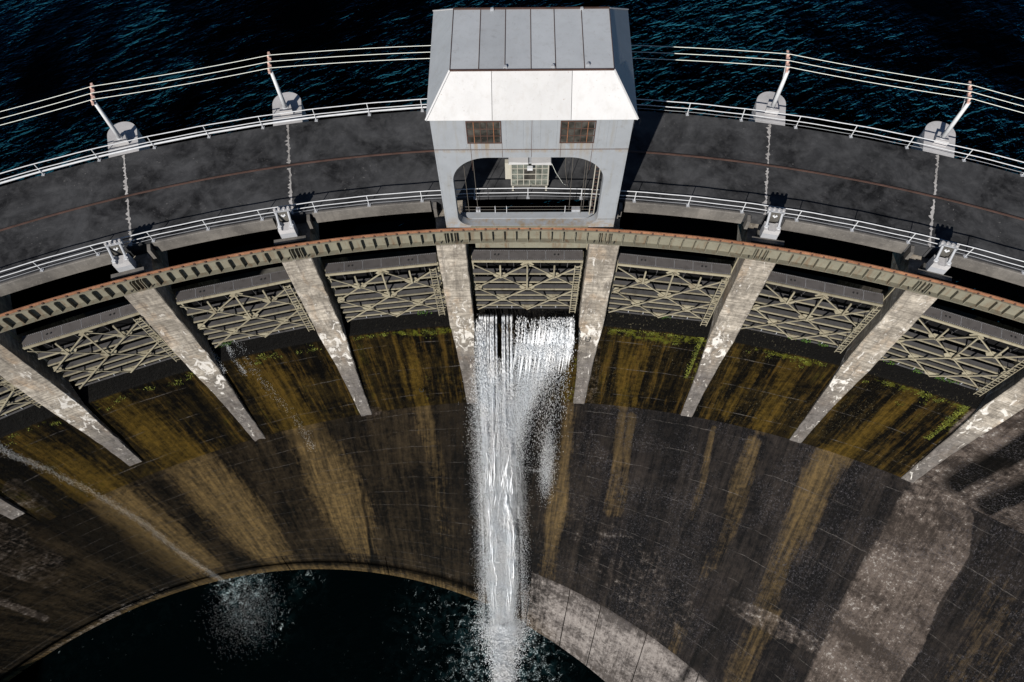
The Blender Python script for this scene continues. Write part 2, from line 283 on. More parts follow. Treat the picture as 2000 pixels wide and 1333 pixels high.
# ------------------------------------------------------------------ mesh helpers
class MB:
    def __init__(s): s.v = []; s.f = []
    def add(s, v, f):
        o = len(s.v); s.v += [tuple(x) for x in v]; s.f += [tuple(i + o for i in q) for q in f]; return s
    def box(s, x0, x1, y0, y1, z0, z1):
        return s.add([(x, y, z) for z in (z0, z1) for y in (y0, y1) for x in (x0, x1)],
                     [(0, 2, 3, 1), (4, 5, 7, 6), (0, 1, 5, 4), (2, 6, 7, 3), (0, 4, 6, 2), (1, 3, 7, 5)])
    def bar(s, a, b, w, h=None, up=(0, 0, 1)):       # rectangular bar from a to b
        h = h or w; a = Vector(a); b = Vector(b); d = (b - a).normalized(); up = Vector(up)
        if abs(d.dot(up)) > 0.99: up = Vector((0, 1, 0))
        x = d.cross(up).normalized(); y = x.cross(d)
        vs = [p + x * (i * w / 2) + y * (j * h / 2) for p in (a, b) for i, j in ((-1, -1), (1, -1), (1, 1), (-1, 1))]
        return s.add(vs, [(3, 2, 1, 0), (4, 5, 6, 7), (0, 1, 5, 4), (1, 2, 6, 5), (2, 3, 7, 6), (3, 0, 4, 7)])
    def tube(s, pts, r, n=6):
        pts = [Vector(p) for p in pts]; rings = []; o = len(s.v); up = Vector((0, 0, 1))
        rr = r if isinstance(r, (list, tuple)) else [r] * len(pts)
        for i, p in enumerate(pts):
            d = (pts[min(i + 1, len(pts) - 1)] - pts[max(i - 1, 0)]).normalized()
            u = up if abs(d.dot(up)) < 0.95 else Vector((0, 1, 0))
            x = d.cross(u).normalized(); y = x.cross(d)
            for k in range(n):
                a = 2 * pi * k / n; s.v.append(tuple(p + (x * cos(a) + y * sin(a)) * rr[i]))
        for i in range(len(pts) - 1):
            for k in range(n):
                k2 = (k + 1) % n; s.f.append((o + i * n + k, o + i * n + k2, o + (i + 1) * n + k2, o + (i + 1) * n + k))
        s.f.append(tuple(o + k for k in range(n))[::-1]); s.f.append(tuple(o + (len(pts) - 1) * n + k for k in range(n)))
        return s
    def sweep(s, prof, a0, a1, n):                   # closed (R,z) profile swept about the dam's axis
        m = len(prof); o = len(s.v)
        for i in range(n + 1):
            th = a0 + (a1 - a0) * i / n
            for R, z in prof: s.v.append(P(R, th, z))
        for i in range(n):
            for k in range(m):
                k2 = (k + 1) % m; s.f.append((o + i * m + k, o + i * m + k2, o + (i + 1) * m + k2, o + (i + 1) * m + k))
        s.f.append(tuple(o + k for k in range(m))); s.f.append(tuple(o + n * m + k for k in range(m))[::-1]); return s
    def prism(s, poly, y0, y1, axis='y'):            # polygon in xz (axis y) or xy (axis z), extruded
        m = len(poly)
        f3 = (lambda p, q: (p[0], q, p[1])) if axis == 'y' else (lambda p, q: (p[0], p[1], q))
        return s.add([f3(p, y0) for p in poly] + [f3(p, y1) for p in poly],
                     [tuple(range(m)), tuple(range(2 * m - 1, m - 1, -1))] + [(k, k + m, (k + 1) % m + m, (k + 1) % m) for k in range(m)])
    def mesh(s, name, mat, off=(0, 0, 0), smooth=False):
        me = bpy.data.meshes.new(name)
        me.from_pydata([(a - off[0], b - off[1], c - off[2]) for a, b, c in s.v], [], s.f)
        import bmesh
        bm = bmesh.new(); bm.from_mesh(me); bmesh.ops.recalc_face_normals(bm, faces=bm.faces); bm.to_mesh(me); bm.free()
        me.materials.append(mat)
        if smooth: me.polygons.foreach_set('use_smooth', [True] * len(me.polygons))
        return me
    def build(s, name, mat, parent=None, world=False, smooth=False):
        off = parent_origin(parent) if (world and parent) else (0, 0, 0)
        return link(name, s.mesh(name, mat, off, smooth), parent)
def parent_origin(o):
    x = Vector((0, 0, 0))
    while o: x += o.location; o = o.parent
    return tuple(x)
def link(name, me, parent=None):
    o = bpy.data.objects.new(name, me); col.objects.link(o)
    if parent: o.parent = parent
    return o
def tag(o, label=None, cat=None, group=None, kind=None):
    for k, v in (('label', label), ('category', cat), ('group', group), ('kind', kind)):
        if v: o[k] = v
    return o
def empty(name, loc, rz=0.0, parent=None):
    o = bpy.data.objects.new(name, None); col.objects.link(o); o.location = loc; o.rotation_euler = (0, 0, rz); o.empty_display_size = 0.3
    if parent: o.parent = parent
    return o
def copy_tree(o, parent=None):
    c = o.copy(); col.objects.link(c); c.parent = parent
    for ch in o.children: copy_tree(ch, c)
    return c
def bay(k): return TH0 + k * DL
def lerp_tab(z, tab):
    zs = [a for a, _ in tab]; return float(np.interp(-z, [-a for a in zs], [b for _, b in tab]))
WALL = [(Z_CREST, R_CREST), (-17.0, 78.05), (Z_LIP, R_LIP)]
PIER_R = [(-1.06, 79.02), (-11.0, 78.38), (-17.0, 77.75), (-23.0, 76.93), (-23.6, 76.9)]
PIER_W = [(-1.06, 1.86), (-11.0, 1.80), (-14.0, 1.45), (-19.0, 1.12), (-23.6, 1.0)]

# ------------------------------------------------------------------ stains and one painted shadow laid on the faces (strokes given by photo pixels, stored on the surface)
def seg_stroke(px, stroke, a=1.55, b=1.15):
    """soft stroke: list of (x, y, halfwidth, strength); returns 0..1 per point"""
    out = np.zeros(len(px))
    for (x0, y0, w0, s0), (x1, y1, w1, s1) in zip(stroke[:-1], stroke[1:]):
        d = np.array([x1 - x0, y1 - y0]); L2 = d @ d
        t = np.clip(((px - (x0, y0)) @ d) / L2, 0, 1)
        q = np.hypot(px[:, 0] - (x0 + t * d[0]), px[:, 1] - (y0 + t * d[1]))
        w = w0 + t * (w1 - w0); s = s0 + t * (s1 - s0)
        m = np.clip((a - q / w) / b, 0, 1); out = np.maximum(out, s * m * m * (3 - 2 * m))
    return out
TAN = [
    [(10, 845, 18, .5), (130, 918, 40, .8), (210, 968, 40, .95), (300, 1042, 44, 1), (405, 1122, 34, .9)],
    [(190, 765, 24, .5), (285, 835, 34, .8), (356, 893, 40, .8), (430, 968, 50, 1), (490, 1030, 44, 1), (540, 1092, 30, .8)],
    [(480, 715, 26, .5), (545, 780, 40, .7), (598, 842, 34, .8), (640, 930, 46, .9), (682, 1005, 44, .9), (706, 1075, 30, .7)],
    [(1108, 700, 16, .5), (1112, 780, 16, .6), (1098, 890, 18, .75), (1088, 1000, 20, .8), (1072, 1090, 18, .5), (1062, 1160, 16, .2)],
    [(1213, 812, 10, .8), (1206, 900, 10, .7), (1192, 1000, 10, .45)], [(1234, 812, 8, .8), (1226, 900, 9, .7), (1206, 1000, 10, .4)],
    [(1392, 836, 5, .7), (1375, 930, 7, .55), (1352, 1010, 8, .3)],
    [(1470, 868, 18, .75), (1447, 950, 20, .6), (1420, 1045, 18, .35), (1380, 1120, 18, .2)],
    [(1614, 898, 28, 1), (1582, 980, 32, .95), (1545, 1060, 26, .6), (1510, 1140, 24, .55), (1478, 1215, 18, .4)],
    [(1500, 1210, 26, .55), (1440, 1320, 30, .5)], [(1330, 1230, 14, .4), (1290, 1320, 14, .4)],
    [(1940, 1180, 60, .25), (1900, 1333, 70, .3)], [(640, 690, 10, .5), (720, 760, 12, .3)],
    [(800, 670, 12, .6), (820, 780, 14, .8), (850, 900, 16, .35), (870, 1040, 20, .2)], [(770, 660, 6, .6), (800, 780, 6, .6)],
    [(1225, 670, 20, .6), (1214, 790, 14, .8)], [(1260, 680, 8, .5), (1238, 790, 6, .7)], [(1440, 690, 10, .6), (1400, 800, 8, .5)],
    [(1560, 690, 20, .5), (1490, 830, 20, .7)], [(1500, 680, 10, .5), (1420, 810, 12, .6)], [(1780, 770, 18, .6), (1640, 890, 24, .8)],
    [(520, 700, 12, .5), (560, 740, 12, .6)], [(60, 860, 14, .4), (110, 920, 20, .4)],
]
MOSS = [
    [(700, 655, 10, .8), (880, 645, 9, .9)], [(450, 700, 8, .6), (600, 655, 8, .8)], [(1190, 650, 8, .8), (1270, 655, 14, .9), (1370, 668, 10, .8)],
    [(1385, 670, 10, .9), (1352, 760, 9, .6)], [(1480, 680, 10, .8), (1560, 700, 14, .9), (1640, 712, 10, .7)], [(1720, 740, 14, .7), (1880, 790, 10, .8)],
    [(1880, 795, 16, .9), (1850, 840, 14, .7)], [(80, 815, 20, .7), (160, 790, 18, .6)], [(190, 790, 10, .6), (280, 760, 14, .5)],
    [(700, 690, 9, .5), (716, 760, 9, .35)], [(1240, 690, 24, .35), (1225, 740, 18, .2)], [(1570, 740, 24, .35), (1550, 780, 18, .2)], [(830, 700, 10, .3), (836, 780, 12, .5)],
    [(1125, 700, 6, .8), (1118, 785, 6, .6)], [(925, 650, 6, .5), (938, 780, 8, .3)],
]
LIME = [
    [(1838, 975, 60, .55), (1822, 1010, 74, .75), (1780, 1085, 74, .9), (1735, 1168, 76, .95), (1690, 1255, 74, 1), (1645, 1345, 72, 1)],
    [(1890, 1010, 12, .8), (1880, 1080, 14, .9), (1820, 1180, 12, 1), (1790, 1260, 14, 1), (1740, 1333, 12, .9)],
    [(0, 1070, 50, .35), (90, 1110, 40, .3)], [(0, 1175, 8, .6), (90, 1208, 7, .6)], [(110, 1270, 10, .45), (240, 1190, 8, .4), (330, 1150, 6, .25)],
    [(1890, 860, 40, .8), (2010, 780, 60, .9)], [(1800, 930, 26, .75), (2010, 800, 70, .6)], [(1900, 960, 20, .6), (2010, 900, 34, .6)],
    [(1425, 1180, 16, .45), (1500, 1215, 20, .5), (1590, 1262, 16, .4)], [(1120, 1010, 30, .2), (1300, 1200, 60, .25)], [(1190, 1060, 40, .2), (1250, 1130, 60, .28)], [(30, 960, 26, .4), (100, 1000, 14, .3)], [(720, 805, 14, .4), (738, 803, 8, .5)],
    [(1160, 690, 18, .25), (1150, 780, 14, .3)],
]
SOOT_SHADOW = [
    [(1440, 1150, 6, .7), (1385, 1240, 7, .9), (1325, 1333, 7, .8)], [(706, 930, 3, .5), (722, 1060, 4, .9), (727, 1125, 4, 1)], [(1440, 1170, 22, .5), (1370, 1290, 20, .5)],
    [(1048, 830, 10, .6), (1046, 1000, 12, .8), (1038, 1150, 10, .5)] if False else [(1300, 900, 20, .2), (1290, 960, 20, .2)],
    [(560, 640, 60, .5), (640, 690, 30, .3)], [(1052, 850, 4, .1), (1048, 1100, 4, .1)],  # last stroke paints the jet's cast shadow beside the fall
    [(100, 990, 46, .6), (220, 1060, 50, .6), (340, 1125, 36, .5)], [(1860, 940, 24, .75), (1990, 880, 22, .75)], [(1920, 985, 14, .8), (2010, 945, 20, .8)],
    [(1960, 1060, 14, .4), (1860, 1230, 12, .5)], [(900, 830, 60, .4), (900, 960, 60, .3)], [(560, 860, 12, .4), (700, 830, 20, .4)],
    [(1180, 830, 50, .35), (1320, 860, 60, .35)], [(20, 930, 30, .5), (80, 960, 30, .6)],
]
def grid_face(name, rows, parent, mat, band=False, forms=None):
    """rows: array nv x nu x 3 of points; flow: nv x nu x 2 in metres"""
    pts, flow = rows; nv, nu = pts.shape[:2]; V = pts.reshape(-1, 3)
    idx = np.arange(nv * nu).reshape(nv, nu)
    F = np.stack([idx[:-1, :-1], idx[1:, :-1], idx[1:, 1:], idx[:-1, 1:]], -1).reshape(-1, 4)
    me = bpy.data.meshes.new(name); off = np.array(parent_origin(parent)) if parent else 0
    me.vertices.add(len(V)); me.vertices.foreach_set('co', (V - off).astype(np.float32).ravel())
    me.loops.add(F.size); me.loops.foreach_set('vertex_index', F.astype(np.int32).ravel())
    me.polygons.add(len(F)); me.polygons.foreach_set('loop_start', np.arange(0, F.size, 4, dtype=np.int32)); me.polygons.foreach_set('loop_total', np.full(len(F), 4, np.int32))
    me.polygons.foreach_set('use_smooth', np.ones(len(F), bool)); me.update(); me.validate()
    px = pix(V)
    wob = np.stack([np.sin(V[:, 2] * 0.9 + V[:, 0] * 0.7) * 2 + np.sin(V[:, 0] * 2.3 + V[:, 2] * .35) * 2.2, np.sin(V[:, 0] * 1.1) * 2], -1)
    q = px + wob
    def lay(strokes, a=1.55, b=1.15):
        o = np.zeros(len(V))
        for st in strokes: o = np.maximum(o, seg_stroke(q if a > 1.3 else px, st, a, b))
        return o
    c = np.stack([lay(TAN), lay(MOSS), lay(LIME, 1.12, 0.22), lay(SOOT_SHADOW)], -1)
    if band: c[:, 2] = np.maximum(c[:, 2], np.interp(px[:, 0], [0, 560, 900, 1040, 1100, 2000], [0, 0, .12, .45, .85, .75])); c[:, 0] = np.maximum(c[:, 0] * .6, np.interp(V[:, 2], [Z_POOL, Z_POOL + .45], [.8, 0]))
    if name == 'abutment_wall': c[:, 2] = np.maximum(c[:, 2], np.where(px[:, 0] > 1000, .62, .1)); c[:, 3] = np.maximum(c[:, 3], seg_stroke(q, [(1870, 945, 20, .9), (2010, 868, 26, .9)], 1.1, .3)); c[:, 3] = np.maximum(c[:, 3], seg_stroke(q, [(1930, 992, 14, .9), (2010, 955, 22, .9)], 1.1, .3))
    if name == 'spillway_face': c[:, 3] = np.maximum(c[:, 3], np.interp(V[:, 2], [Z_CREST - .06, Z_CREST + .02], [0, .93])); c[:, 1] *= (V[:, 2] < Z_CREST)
    at = me.attributes.new('stain', 'FLOAT_COLOR', 'POINT'); at.data.foreach_set('color', c.astype(np.float32).ravel())
    fl = np.concatenate([flow.reshape(-1, 2), np.zeros((nv * nu, 1))], 1)
    at = me.attributes.new('flow', 'FLOAT_VECTOR', 'POINT'); at.data.foreach_set('vector', fl.astype(np.float32).ravel())
    me.materials.append(mat); return link(name, me, parent)

def lower_pt(th, v, out=0.0):        # ruled face from the lip to the toe circle; v 0..1
    L = np.stack([R_LIP * np.sin(np.radians(th)), R_LIP * np.cos(np.radians(th)), np.full_like(th, Z_LIP)], -1)
    ph = np.radians(24.5 + 1.42 * th); r = TOE_R
    T = np.stack([TOE_C[0] + r * np.sin(ph), TOE_C[1] + r * np.cos(ph), np.full_like(th, Z_POOL)], -1)
    p = L * (1 - v[..., None]) + T * v[..., None]
    t = np.radians(th); p[..., 0] -= out * np.sin(t); p[..., 1] -= out * np.cos(t); return p

# ------------------------------------------------------------------ water sheets
me = MB()
me.v = [P(R, a, Z_LAKE) for a in np.linspace(-100, 100, 81) for R in (80.7, 100, 140, 400)]
me.f = [(i * 4 + j, i * 4 + j + 1, i * 4 + j + 5, i * 4 + j + 4) for i in range(80) for j in range(3)]
lk = bpy.data.meshes.new('lake'); lk.from_pydata(me.v, [], [f[::-1] for f in me.f]); lk.update()
if lk.polygons[0].normal.z < 0: lk.flip_normals()
lk.materials.append(MAT['lake']); tag(link('lake', lk), kind='structure')
nx, ny = 150, 90
X, Y = np.meshgrid(np.linspace(-95, 60, nx), np.linspace(-30, 72, ny))
V = np.stack([X, Y, np.full_like(X, Z_POOL)], -1)
pool = grid_face('pool', (V, np.stack([X, Y], -1)), None, MAT['pool'])
pv = pix(V.reshape(-1, 3)); fo = np.zeros(len(pv))
for st in [[(470, 1140, 50, .9), (510, 1210, 60, .6), (480, 1260, 40, .3)], [(600, 1140, 40, .55), (640, 1180, 30, .2)], [(790, 1150, 20, .35), (800, 1170, 20, .1)],
           [(985, 1230, 90, .9), (980, 1333, 110, .8)], [(880, 1230, 110, .55), (840, 1320, 90, .4)], [(1060, 1280, 60, .6), (1100, 1333, 60, .4)],
           [(300, 1190, 60, .3), (120, 1310, 40, .3)], [(640, 1280, 90, .25), (500, 1320, 80, .2)]]:
    fo = np.maximum(fo, seg_stroke(pv, [(a, b, c * 1.3, d) for a, b, c, d in st]))
c = np.stack([fo] * 3 + [np.ones_like(fo)], -1); pool.data.attributes['stain'].data.foreach_set('color', c.astype(np.float32).ravel())
if pool.data.polygons[0].normal.z < 0: pool.data.flip_normals()
tag(pool, kind='structure')
gb = MB(); gb.box(-420, 420, -420, 420, -60.6, -60); tag(gb.build('terrain', MAT['dark_concrete']), kind='structure')

# ------------------------------------------------------------------ dam body
dam = empty('dam', P(R_LIP, 0, Z_POOL)); tag(dam, 'curved concrete arch dam with algae streaks and pale piers above a dark pool', 'dam')
# lower face: lip to the toe band, then the proud band along the water
th = np.linspace(A0, A1, 1000); vv = np.linspace(0, 0.862, 200)
TT, VV = np.meshgrid(th, vv); pts = lower_pt(TT, VV)
relief = 0.05 * np.sin(TT * 9.7) * np.sin(VV * 55) ; pts[..., 1] += relief * 0.35
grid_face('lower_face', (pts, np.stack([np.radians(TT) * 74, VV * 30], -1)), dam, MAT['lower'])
def toe_band(a, b, i):
    th = np.linspace(a, b, 40); v0_ = 0.858 if b < -2 else (0.80 if b < 5 else 0.735); vb = np.array([v0_, v0_ + .0005, v0_ + .01, v0_ + .04, v0_ + .08, .5 + v0_ / 2, 1.0, 1.03]); out = (0.4 if b < 5 else 1.0) * np.array([-.02, 0.26, 0.30, 0.30, 0.30, 0.30, 0.30, 0.30])
    TT, VV = np.meshgrid(th, vb); pts = lower_pt(TT, VV, 0.0); t = np.radians(TT)
    pts[..., 0] -= out[:, None] * np.sin(t); pts[..., 1] -= out[:, None] * np.cos(t)
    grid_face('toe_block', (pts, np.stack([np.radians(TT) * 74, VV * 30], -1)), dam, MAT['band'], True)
edges = [A0] + [-44, -36, -28.3, -20, -10.9, -2.3, 2.2, 5.6, 8.4, 12.6, 17.5, 24, 32, 40] + [A1]
for i in range(len(edges) - 1): toe_band(edges[i] + 0.035, edges[i + 1] - 0.035, i)
# upper spillway faces, one per bay; plain abutment walls beyond the end piers
ks = list(range(-4, 4))
def wall_grid(a, b, tab, n):
    zz = np.array([z for z, _ in tab]); rr = np.array([r for _, r in tab])
    z = np.concatenate([np.linspace(zz[i], zz[i + 1], 26)[(0 if i == 0 else 1):] for i in range(len(zz) - 1)]); R = np.interp(-z, -zz, rr)
    TT, ZZ = np.meshgrid(np.linspace(a, b, n), z); RR = np.repeat(R[:, None], n, 1); t = np.radians(TT)
    return np.stack([RR * np.sin(t), RR * np.cos(t), ZZ], -1), np.stack([t * 78, -ZZ], -1)
for k in ks:
    tab = [(Z_GATE + 0.3, 80.9), (Z_GATE + 0.02, 80.2), (Z_GATE - 0.35, 79.55), (Z_CREST + 0.12, R_CREST + 0.1)] + WALL + [(Z_LIP - 0.02, R_LIP - 0.004)]
    grid_face('spillway_face', wall_grid(bay(k) - DL / 2, bay(k) + DL / 2, tab, 70), dam, MAT['upper'])
ABUT = [(-1.07, 82), (-1.09, 78.95), (-11.0, 78.45), (-17.0, 77.85), (Z_LIP, R_LIP), (Z_LIP - 0.02, R_LIP - 0.004)]
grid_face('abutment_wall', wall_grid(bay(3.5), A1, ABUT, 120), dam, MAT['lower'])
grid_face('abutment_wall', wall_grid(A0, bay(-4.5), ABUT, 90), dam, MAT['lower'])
# piers
def pier(k):
    thc = TH0 + k * DL * 1.010; mb = MB(); zs = [-1.06] + list(np.linspace(-2.2, -20.5 if k < -4 else (-20.6 if k < -3 else -23.6), 28)); t = radians(thc)
    ex = np.array([cos(t), -sin(t)]); ey = np.array([sin(t), cos(t)]); m = 8
    for i, z in enumerate(zs):
        R = lerp_tab(z, PIER_R); w = lerp_tab(z, PIER_W) / 2; ch = 0.05; j = rng.normal(0, 0.012, 4)
        prof = [(-w, 88.9), (-w + j[0], R + ch), (-w + ch, R + j[1]), (-w * .33, R + j[2]), (w * .33, R + j[3]), (w - ch, R + j[1]), (w + j[0], R + ch), (w, 88.9)]
        for a, r in prof: p = ex * a + ey * r; mb.v.append((p[0], p[1], z))
    for i in range(len(zs) - 1):
        for q in range(m):
            q2 = (q + 1) % m; mb.f.append((i * m + q, i * m + q2, (i + 1) * m + q2, (i + 1) * m + q))
    mb.f.append(tuple(range(m))); return mb.build('pier', MAT['pier'], dam, True)
for k in [x - 0.5 for x in range(-4, 5)]: pier(k)
# gate slot guides on each pier flank (steel angle, real depth)
for k in [x - 0.5 for x in range(-4, 5)]:
    for sgn in (-1, 1):
        t = radians(TH0 + k * DL * 1.010); a = sgn * 0.955; mb = MB()
        p0 = (cos(t) * a + sin(t) * 80.35, -sin(t) * a + cos(t) * 80.35); mb.bar((*p0, -1.6), (*p0, -10.0), 0.06, 0.22, up=(sin(t), cos(t), 0))
        mb.build('gate_guide', MAT['beige'], dam, True)

# ------------------------------------------------------------------ deck
deck = empty('deck', P(R_FRONT, 0, -1.0)); tag(deck, kind='structure')
for k in range(-7, 8):
    a, b = bay(k - 0.5), bay(k + 0.5); g = 0.012; mb = MB()
    mb.sweep([(R_FRONT + 0.02, -0.98 if k else -0.14), (R_FRONT + 0.02, 0.0), (R_REAR, 0.0), (R_REAR, -1.0 if k else -0.16)], a + g, b - g, 16); mb.build('slab', MAT['deck'], deck, True)
    mb = MB(); e = 0.86
    mb.sweep([(R_FRONT - 0.13, -0.98), (R_FRONT - 0.13, -0.03), (R_FRONT - 0.09, 0.012), (R_FRONT + 0.016, 0.012), (R_FRONT + 0.016, -0.98)], a + e, b - e, 14)
    if k: mb.build('fascia_beam', MAT['fascia'], deck, True)
    for sgn, th in ((1, a + e - 0.2), (-1, b - e + 0.2)):
        t = radians(th); mb = MB(); x0, y0 = P(R_FRONT - 0.30, th)[:2]; x1, y1 = P(R_FRONT + 0.0, th)[:2]
        mb.bar((x0, y0, -1.55), (x0, y0, -0.1), 0.2, 0.5, up=(sin(t), cos(t), 0)); mb.build('bracket', MAT['fascia'], deck, True)
    # ragged mortar joint lying on the deck
    mb = MB(); n = 70; Rs = np.linspace(R_FRONT + 0.05, R_REAR - 0.05, n); wl_ = np.abs(rng.normal(0.05, 0.045, n)) + 0.012; wr = np.abs(rng.normal(0.03, 0.03, n)) + 0.012
    for i in range(n):
        if rng.random() < .12: wl_[i] += 0.14
        mb.v += [P(Rs[i], b - math.degrees(wl_[i] / 85), 0.005), P(Rs[i], b + math.degrees(wr[i] / 85), 0.005)]
    mb.f = [(2 * i, 2 * i + 1, 2 * i + 3, 2 * i + 2) for i in range(n - 1)]; mb.build('mortar_joint', MAT['joint'], deck, True)
cr = empty('crane_rail', P(R_RAIL, 0, 0)); tag(cr, 'dull rusty crane rail sunk along the middle of the dark deck', 'rail')
mb = MB(); mb.sweep([(R_RAIL - 0.05, 0.003), (R_RAIL - 0.05, 0.06), (R_RAIL + 0.05, 0.06), (R_RAIL + 0.05, 0.003)], bay(-6), bay(6), 120); mb.build('rail_head', MAT['rust_dark'], cr, True)
mb = MB(); mb.sweep([(R_RAIL - 0.2, 0.002), (R_RAIL - 0.2, 0.008), (R_RAIL - 0.055, 0.008), (R_RAIL - 0.055, 0.002)], bay(-6), bay(6), 120); mb.build('rail_foot', MAT['deck'], cr, True)
mb = MB(); mb.sweep([(R_RAIL + 0.055, 0.002), (R_RAIL + 0.055, 0.006), (R_RAIL + 0.16, 0.006), (R_RAIL + 0.16, 0.002)], bay(-6), bay(6), 120); mb.build('groove', MAT['black'], cr, True)

# round pier heads standing in the lake behind the deck
for k in [x - 0.5 for x in range(-2, 4)]:
    if abs(k) > 3: continue
    th = bay(k); t = radians(th); mb = MB(); r = 0.97; n = 18
    loop = [(-r, R_REAR + 0.01), *[(-r * cos(pi * i / n), 91.06 + r * sin(pi * i / n)) for i in range(n + 1)], (r, R_REAR + 0.01)]
    poly = [(cos(t) * a + sin(t) * R, -sin(t) * a + cos(t) * R) for a, R in loop]
    mb.prism(poly, -12, -0.02, 'z'); mb.build('pier_head', MAT['plinth'], dam, True)

# ------------------------------------------------------------------ railings
def railing(name, R, ths, label, rails, h):
    root = empty(name, P(R, 0, 0)); tag(root, label, 'railing', 'handrails along the deck')
    for i, th in enumerate(ths):
        mb = MB(); x, y, _ = P(R, th); ln = rng.normal(0, 0.008, 2)
        mb.tube([(x, y, 0.0), (x + ln[0], y + ln[1], h)], 0.028, 6); mb.build('post', MAT['rail'], root, True)
        mb = MB(); mb.box(x - 0.1, x + 0.1, y - 0.1, y + 0.1, 0.006, 0.05); mb.build('base_plate', MAT['galv'], root, True)
    for nm, z, r, d in rails:
        mb = MB(); a = np.linspace(-24.5, 24.5, 99) if name else 0
        mb.tube([P(R + d, t_, z + 0.012 * sin(t_ * 2.7)) for t_ in a], r, 6); mb.build(nm, MAT['rail'] if r > 0.02 else MAT['galv'], root, True, True)
    return root
railing('railing', R_FRONT + 0.02, [-4.27 + 2.33 * k for k in range(-8, 13)], 'white pipe railing along the deck edge beside the gate slots', [('top_rail', 0.97, 0.031, 0), ('middle_rail', 0.52, 0.027, 0), ('wire', 0.2, 0.012, 0)], 0.97)
railing('railing', R_REAR - 0.02, [-20.12 + 2.278 * k for k in range(-2, 20)], 'white pipe railing along the deck edge beside the lake', [('top_rail', 1.07, 0.033, 0), ('middle_rail', 0.58, 0.030, 0), ('wire', 0.25, 0.014, 0)], 1.07)
mb = MB(); mb.tube([P(R_REAR + 0.06, a, 0.25) for a in np.linspace(-25, -3.6, 50)], 0.06, 8)
tag(mb.build('conduit_pipe', MAT['rail'], None, False, True), 'white conduit pipe strapped low along the lakeside railing', 'pipe')

# ------------------------------------------------------------------ crane track girder on the pier tops
tg = empty('track_girder', P(R_TRACK, 0, -1.4)); tag(tg, 'pale green track girder with rusty rail and ribs across the pier tops', 'girder')
RA = R_TRACK - 0.05
mb = MB(); mb.sweep([(RA - 0.02, -0.99), (RA - 0.02, -0.06), (RA + 0.02, -0.06), (RA + 0.02, -0.99)], bay(-4.6), bay(4.6), 90); mb.build('web', MAT['track'], tg, True)
mb = MB(); mb.sweep([(RA - 0.12, -0.057), (RA - 0.12, 0.0), (RA + 0.2, 0.0), (RA + 0.2, -0.057)], bay(-4.6), bay(4.6), 90); mb.build('top_flange', MAT['track'], tg, True)
mb = MB(); mb.sweep([(RA - 0.30, -1.05), (RA - 0.30, -0.993), (RA + 0.22, -0.993), (RA + 0.22, -1.05)], bay(-4.6), bay(4.6), 90); mb.build('bottom_flange', MAT['track'], tg, True)
mb = MB(); mb.sweep([(R_TRACK - 0.07, 0.003), (R_TRACK - 0.07, 0.12), (R_TRACK - 0.03, 0.15), (R_TRACK + 0.03, 0.15), (R_TRACK + 0.07, 0.12), (R_TRACK + 0.07, 0.003)], bay(-4.6), bay(4.6), 120)
mb.build('rail', MAT['rust'], tg, True)
stiff = MB().box(-0.018, 0.018, -0.27, -0.021, 0.003, 0.93).mesh('stiffener', MAT['track'])
clip = MB().box(-0.05, 0.05, -0.13, -0.075, 0.0, 0.13).mesh('rail_clip', MAT['rust_dark'])
for k in range(-4, 5):
    offs = [(-0.5 + (i + 0.5) / 13) * DL for i in range(13)] + [-DL / 2 - 0.17, -DL / 2, -DL / 2 + 0.17]
    for o_ in offs:
        th = bay(k) + o_; x, y, _ = P(RA, th)
        s = link('stiffener', stiff, tg); s.location = Vector((x, y, -0.993)) - tg.location; s.rotation_euler = (0, 0, -radians(th))
    for i in range(14):
        th = bay(k) + (-0.5 + (i + 0.2) / 14) * DL; x, y, _ = P(R_TRACK, th)
        s = link('rail_clip', clip, tg); s.location = Vector((x, y, 0.004)) - tg.location; s.rotation_euler = (0, 0, -radians(th))
bolt = MB(); bolt.tube([(0, 0, 0), (0, 0, 0.1)], 0.045, 6); boltm = bolt.mesh('bolt', MAT['black'])
for k in [x - 0.5 for x in range(-3, 5)]:
    for o_ in (-0.62, -0.32, -0.2, 0.2, 0.32, 0.62):
        th = bay(k) + math.degrees(o_ / 79); x, y, _ = P(RA - 0.2, th); s = link('bolt', boltm, tg); s.location = Vector((x, y, -0.993)) - tg.location

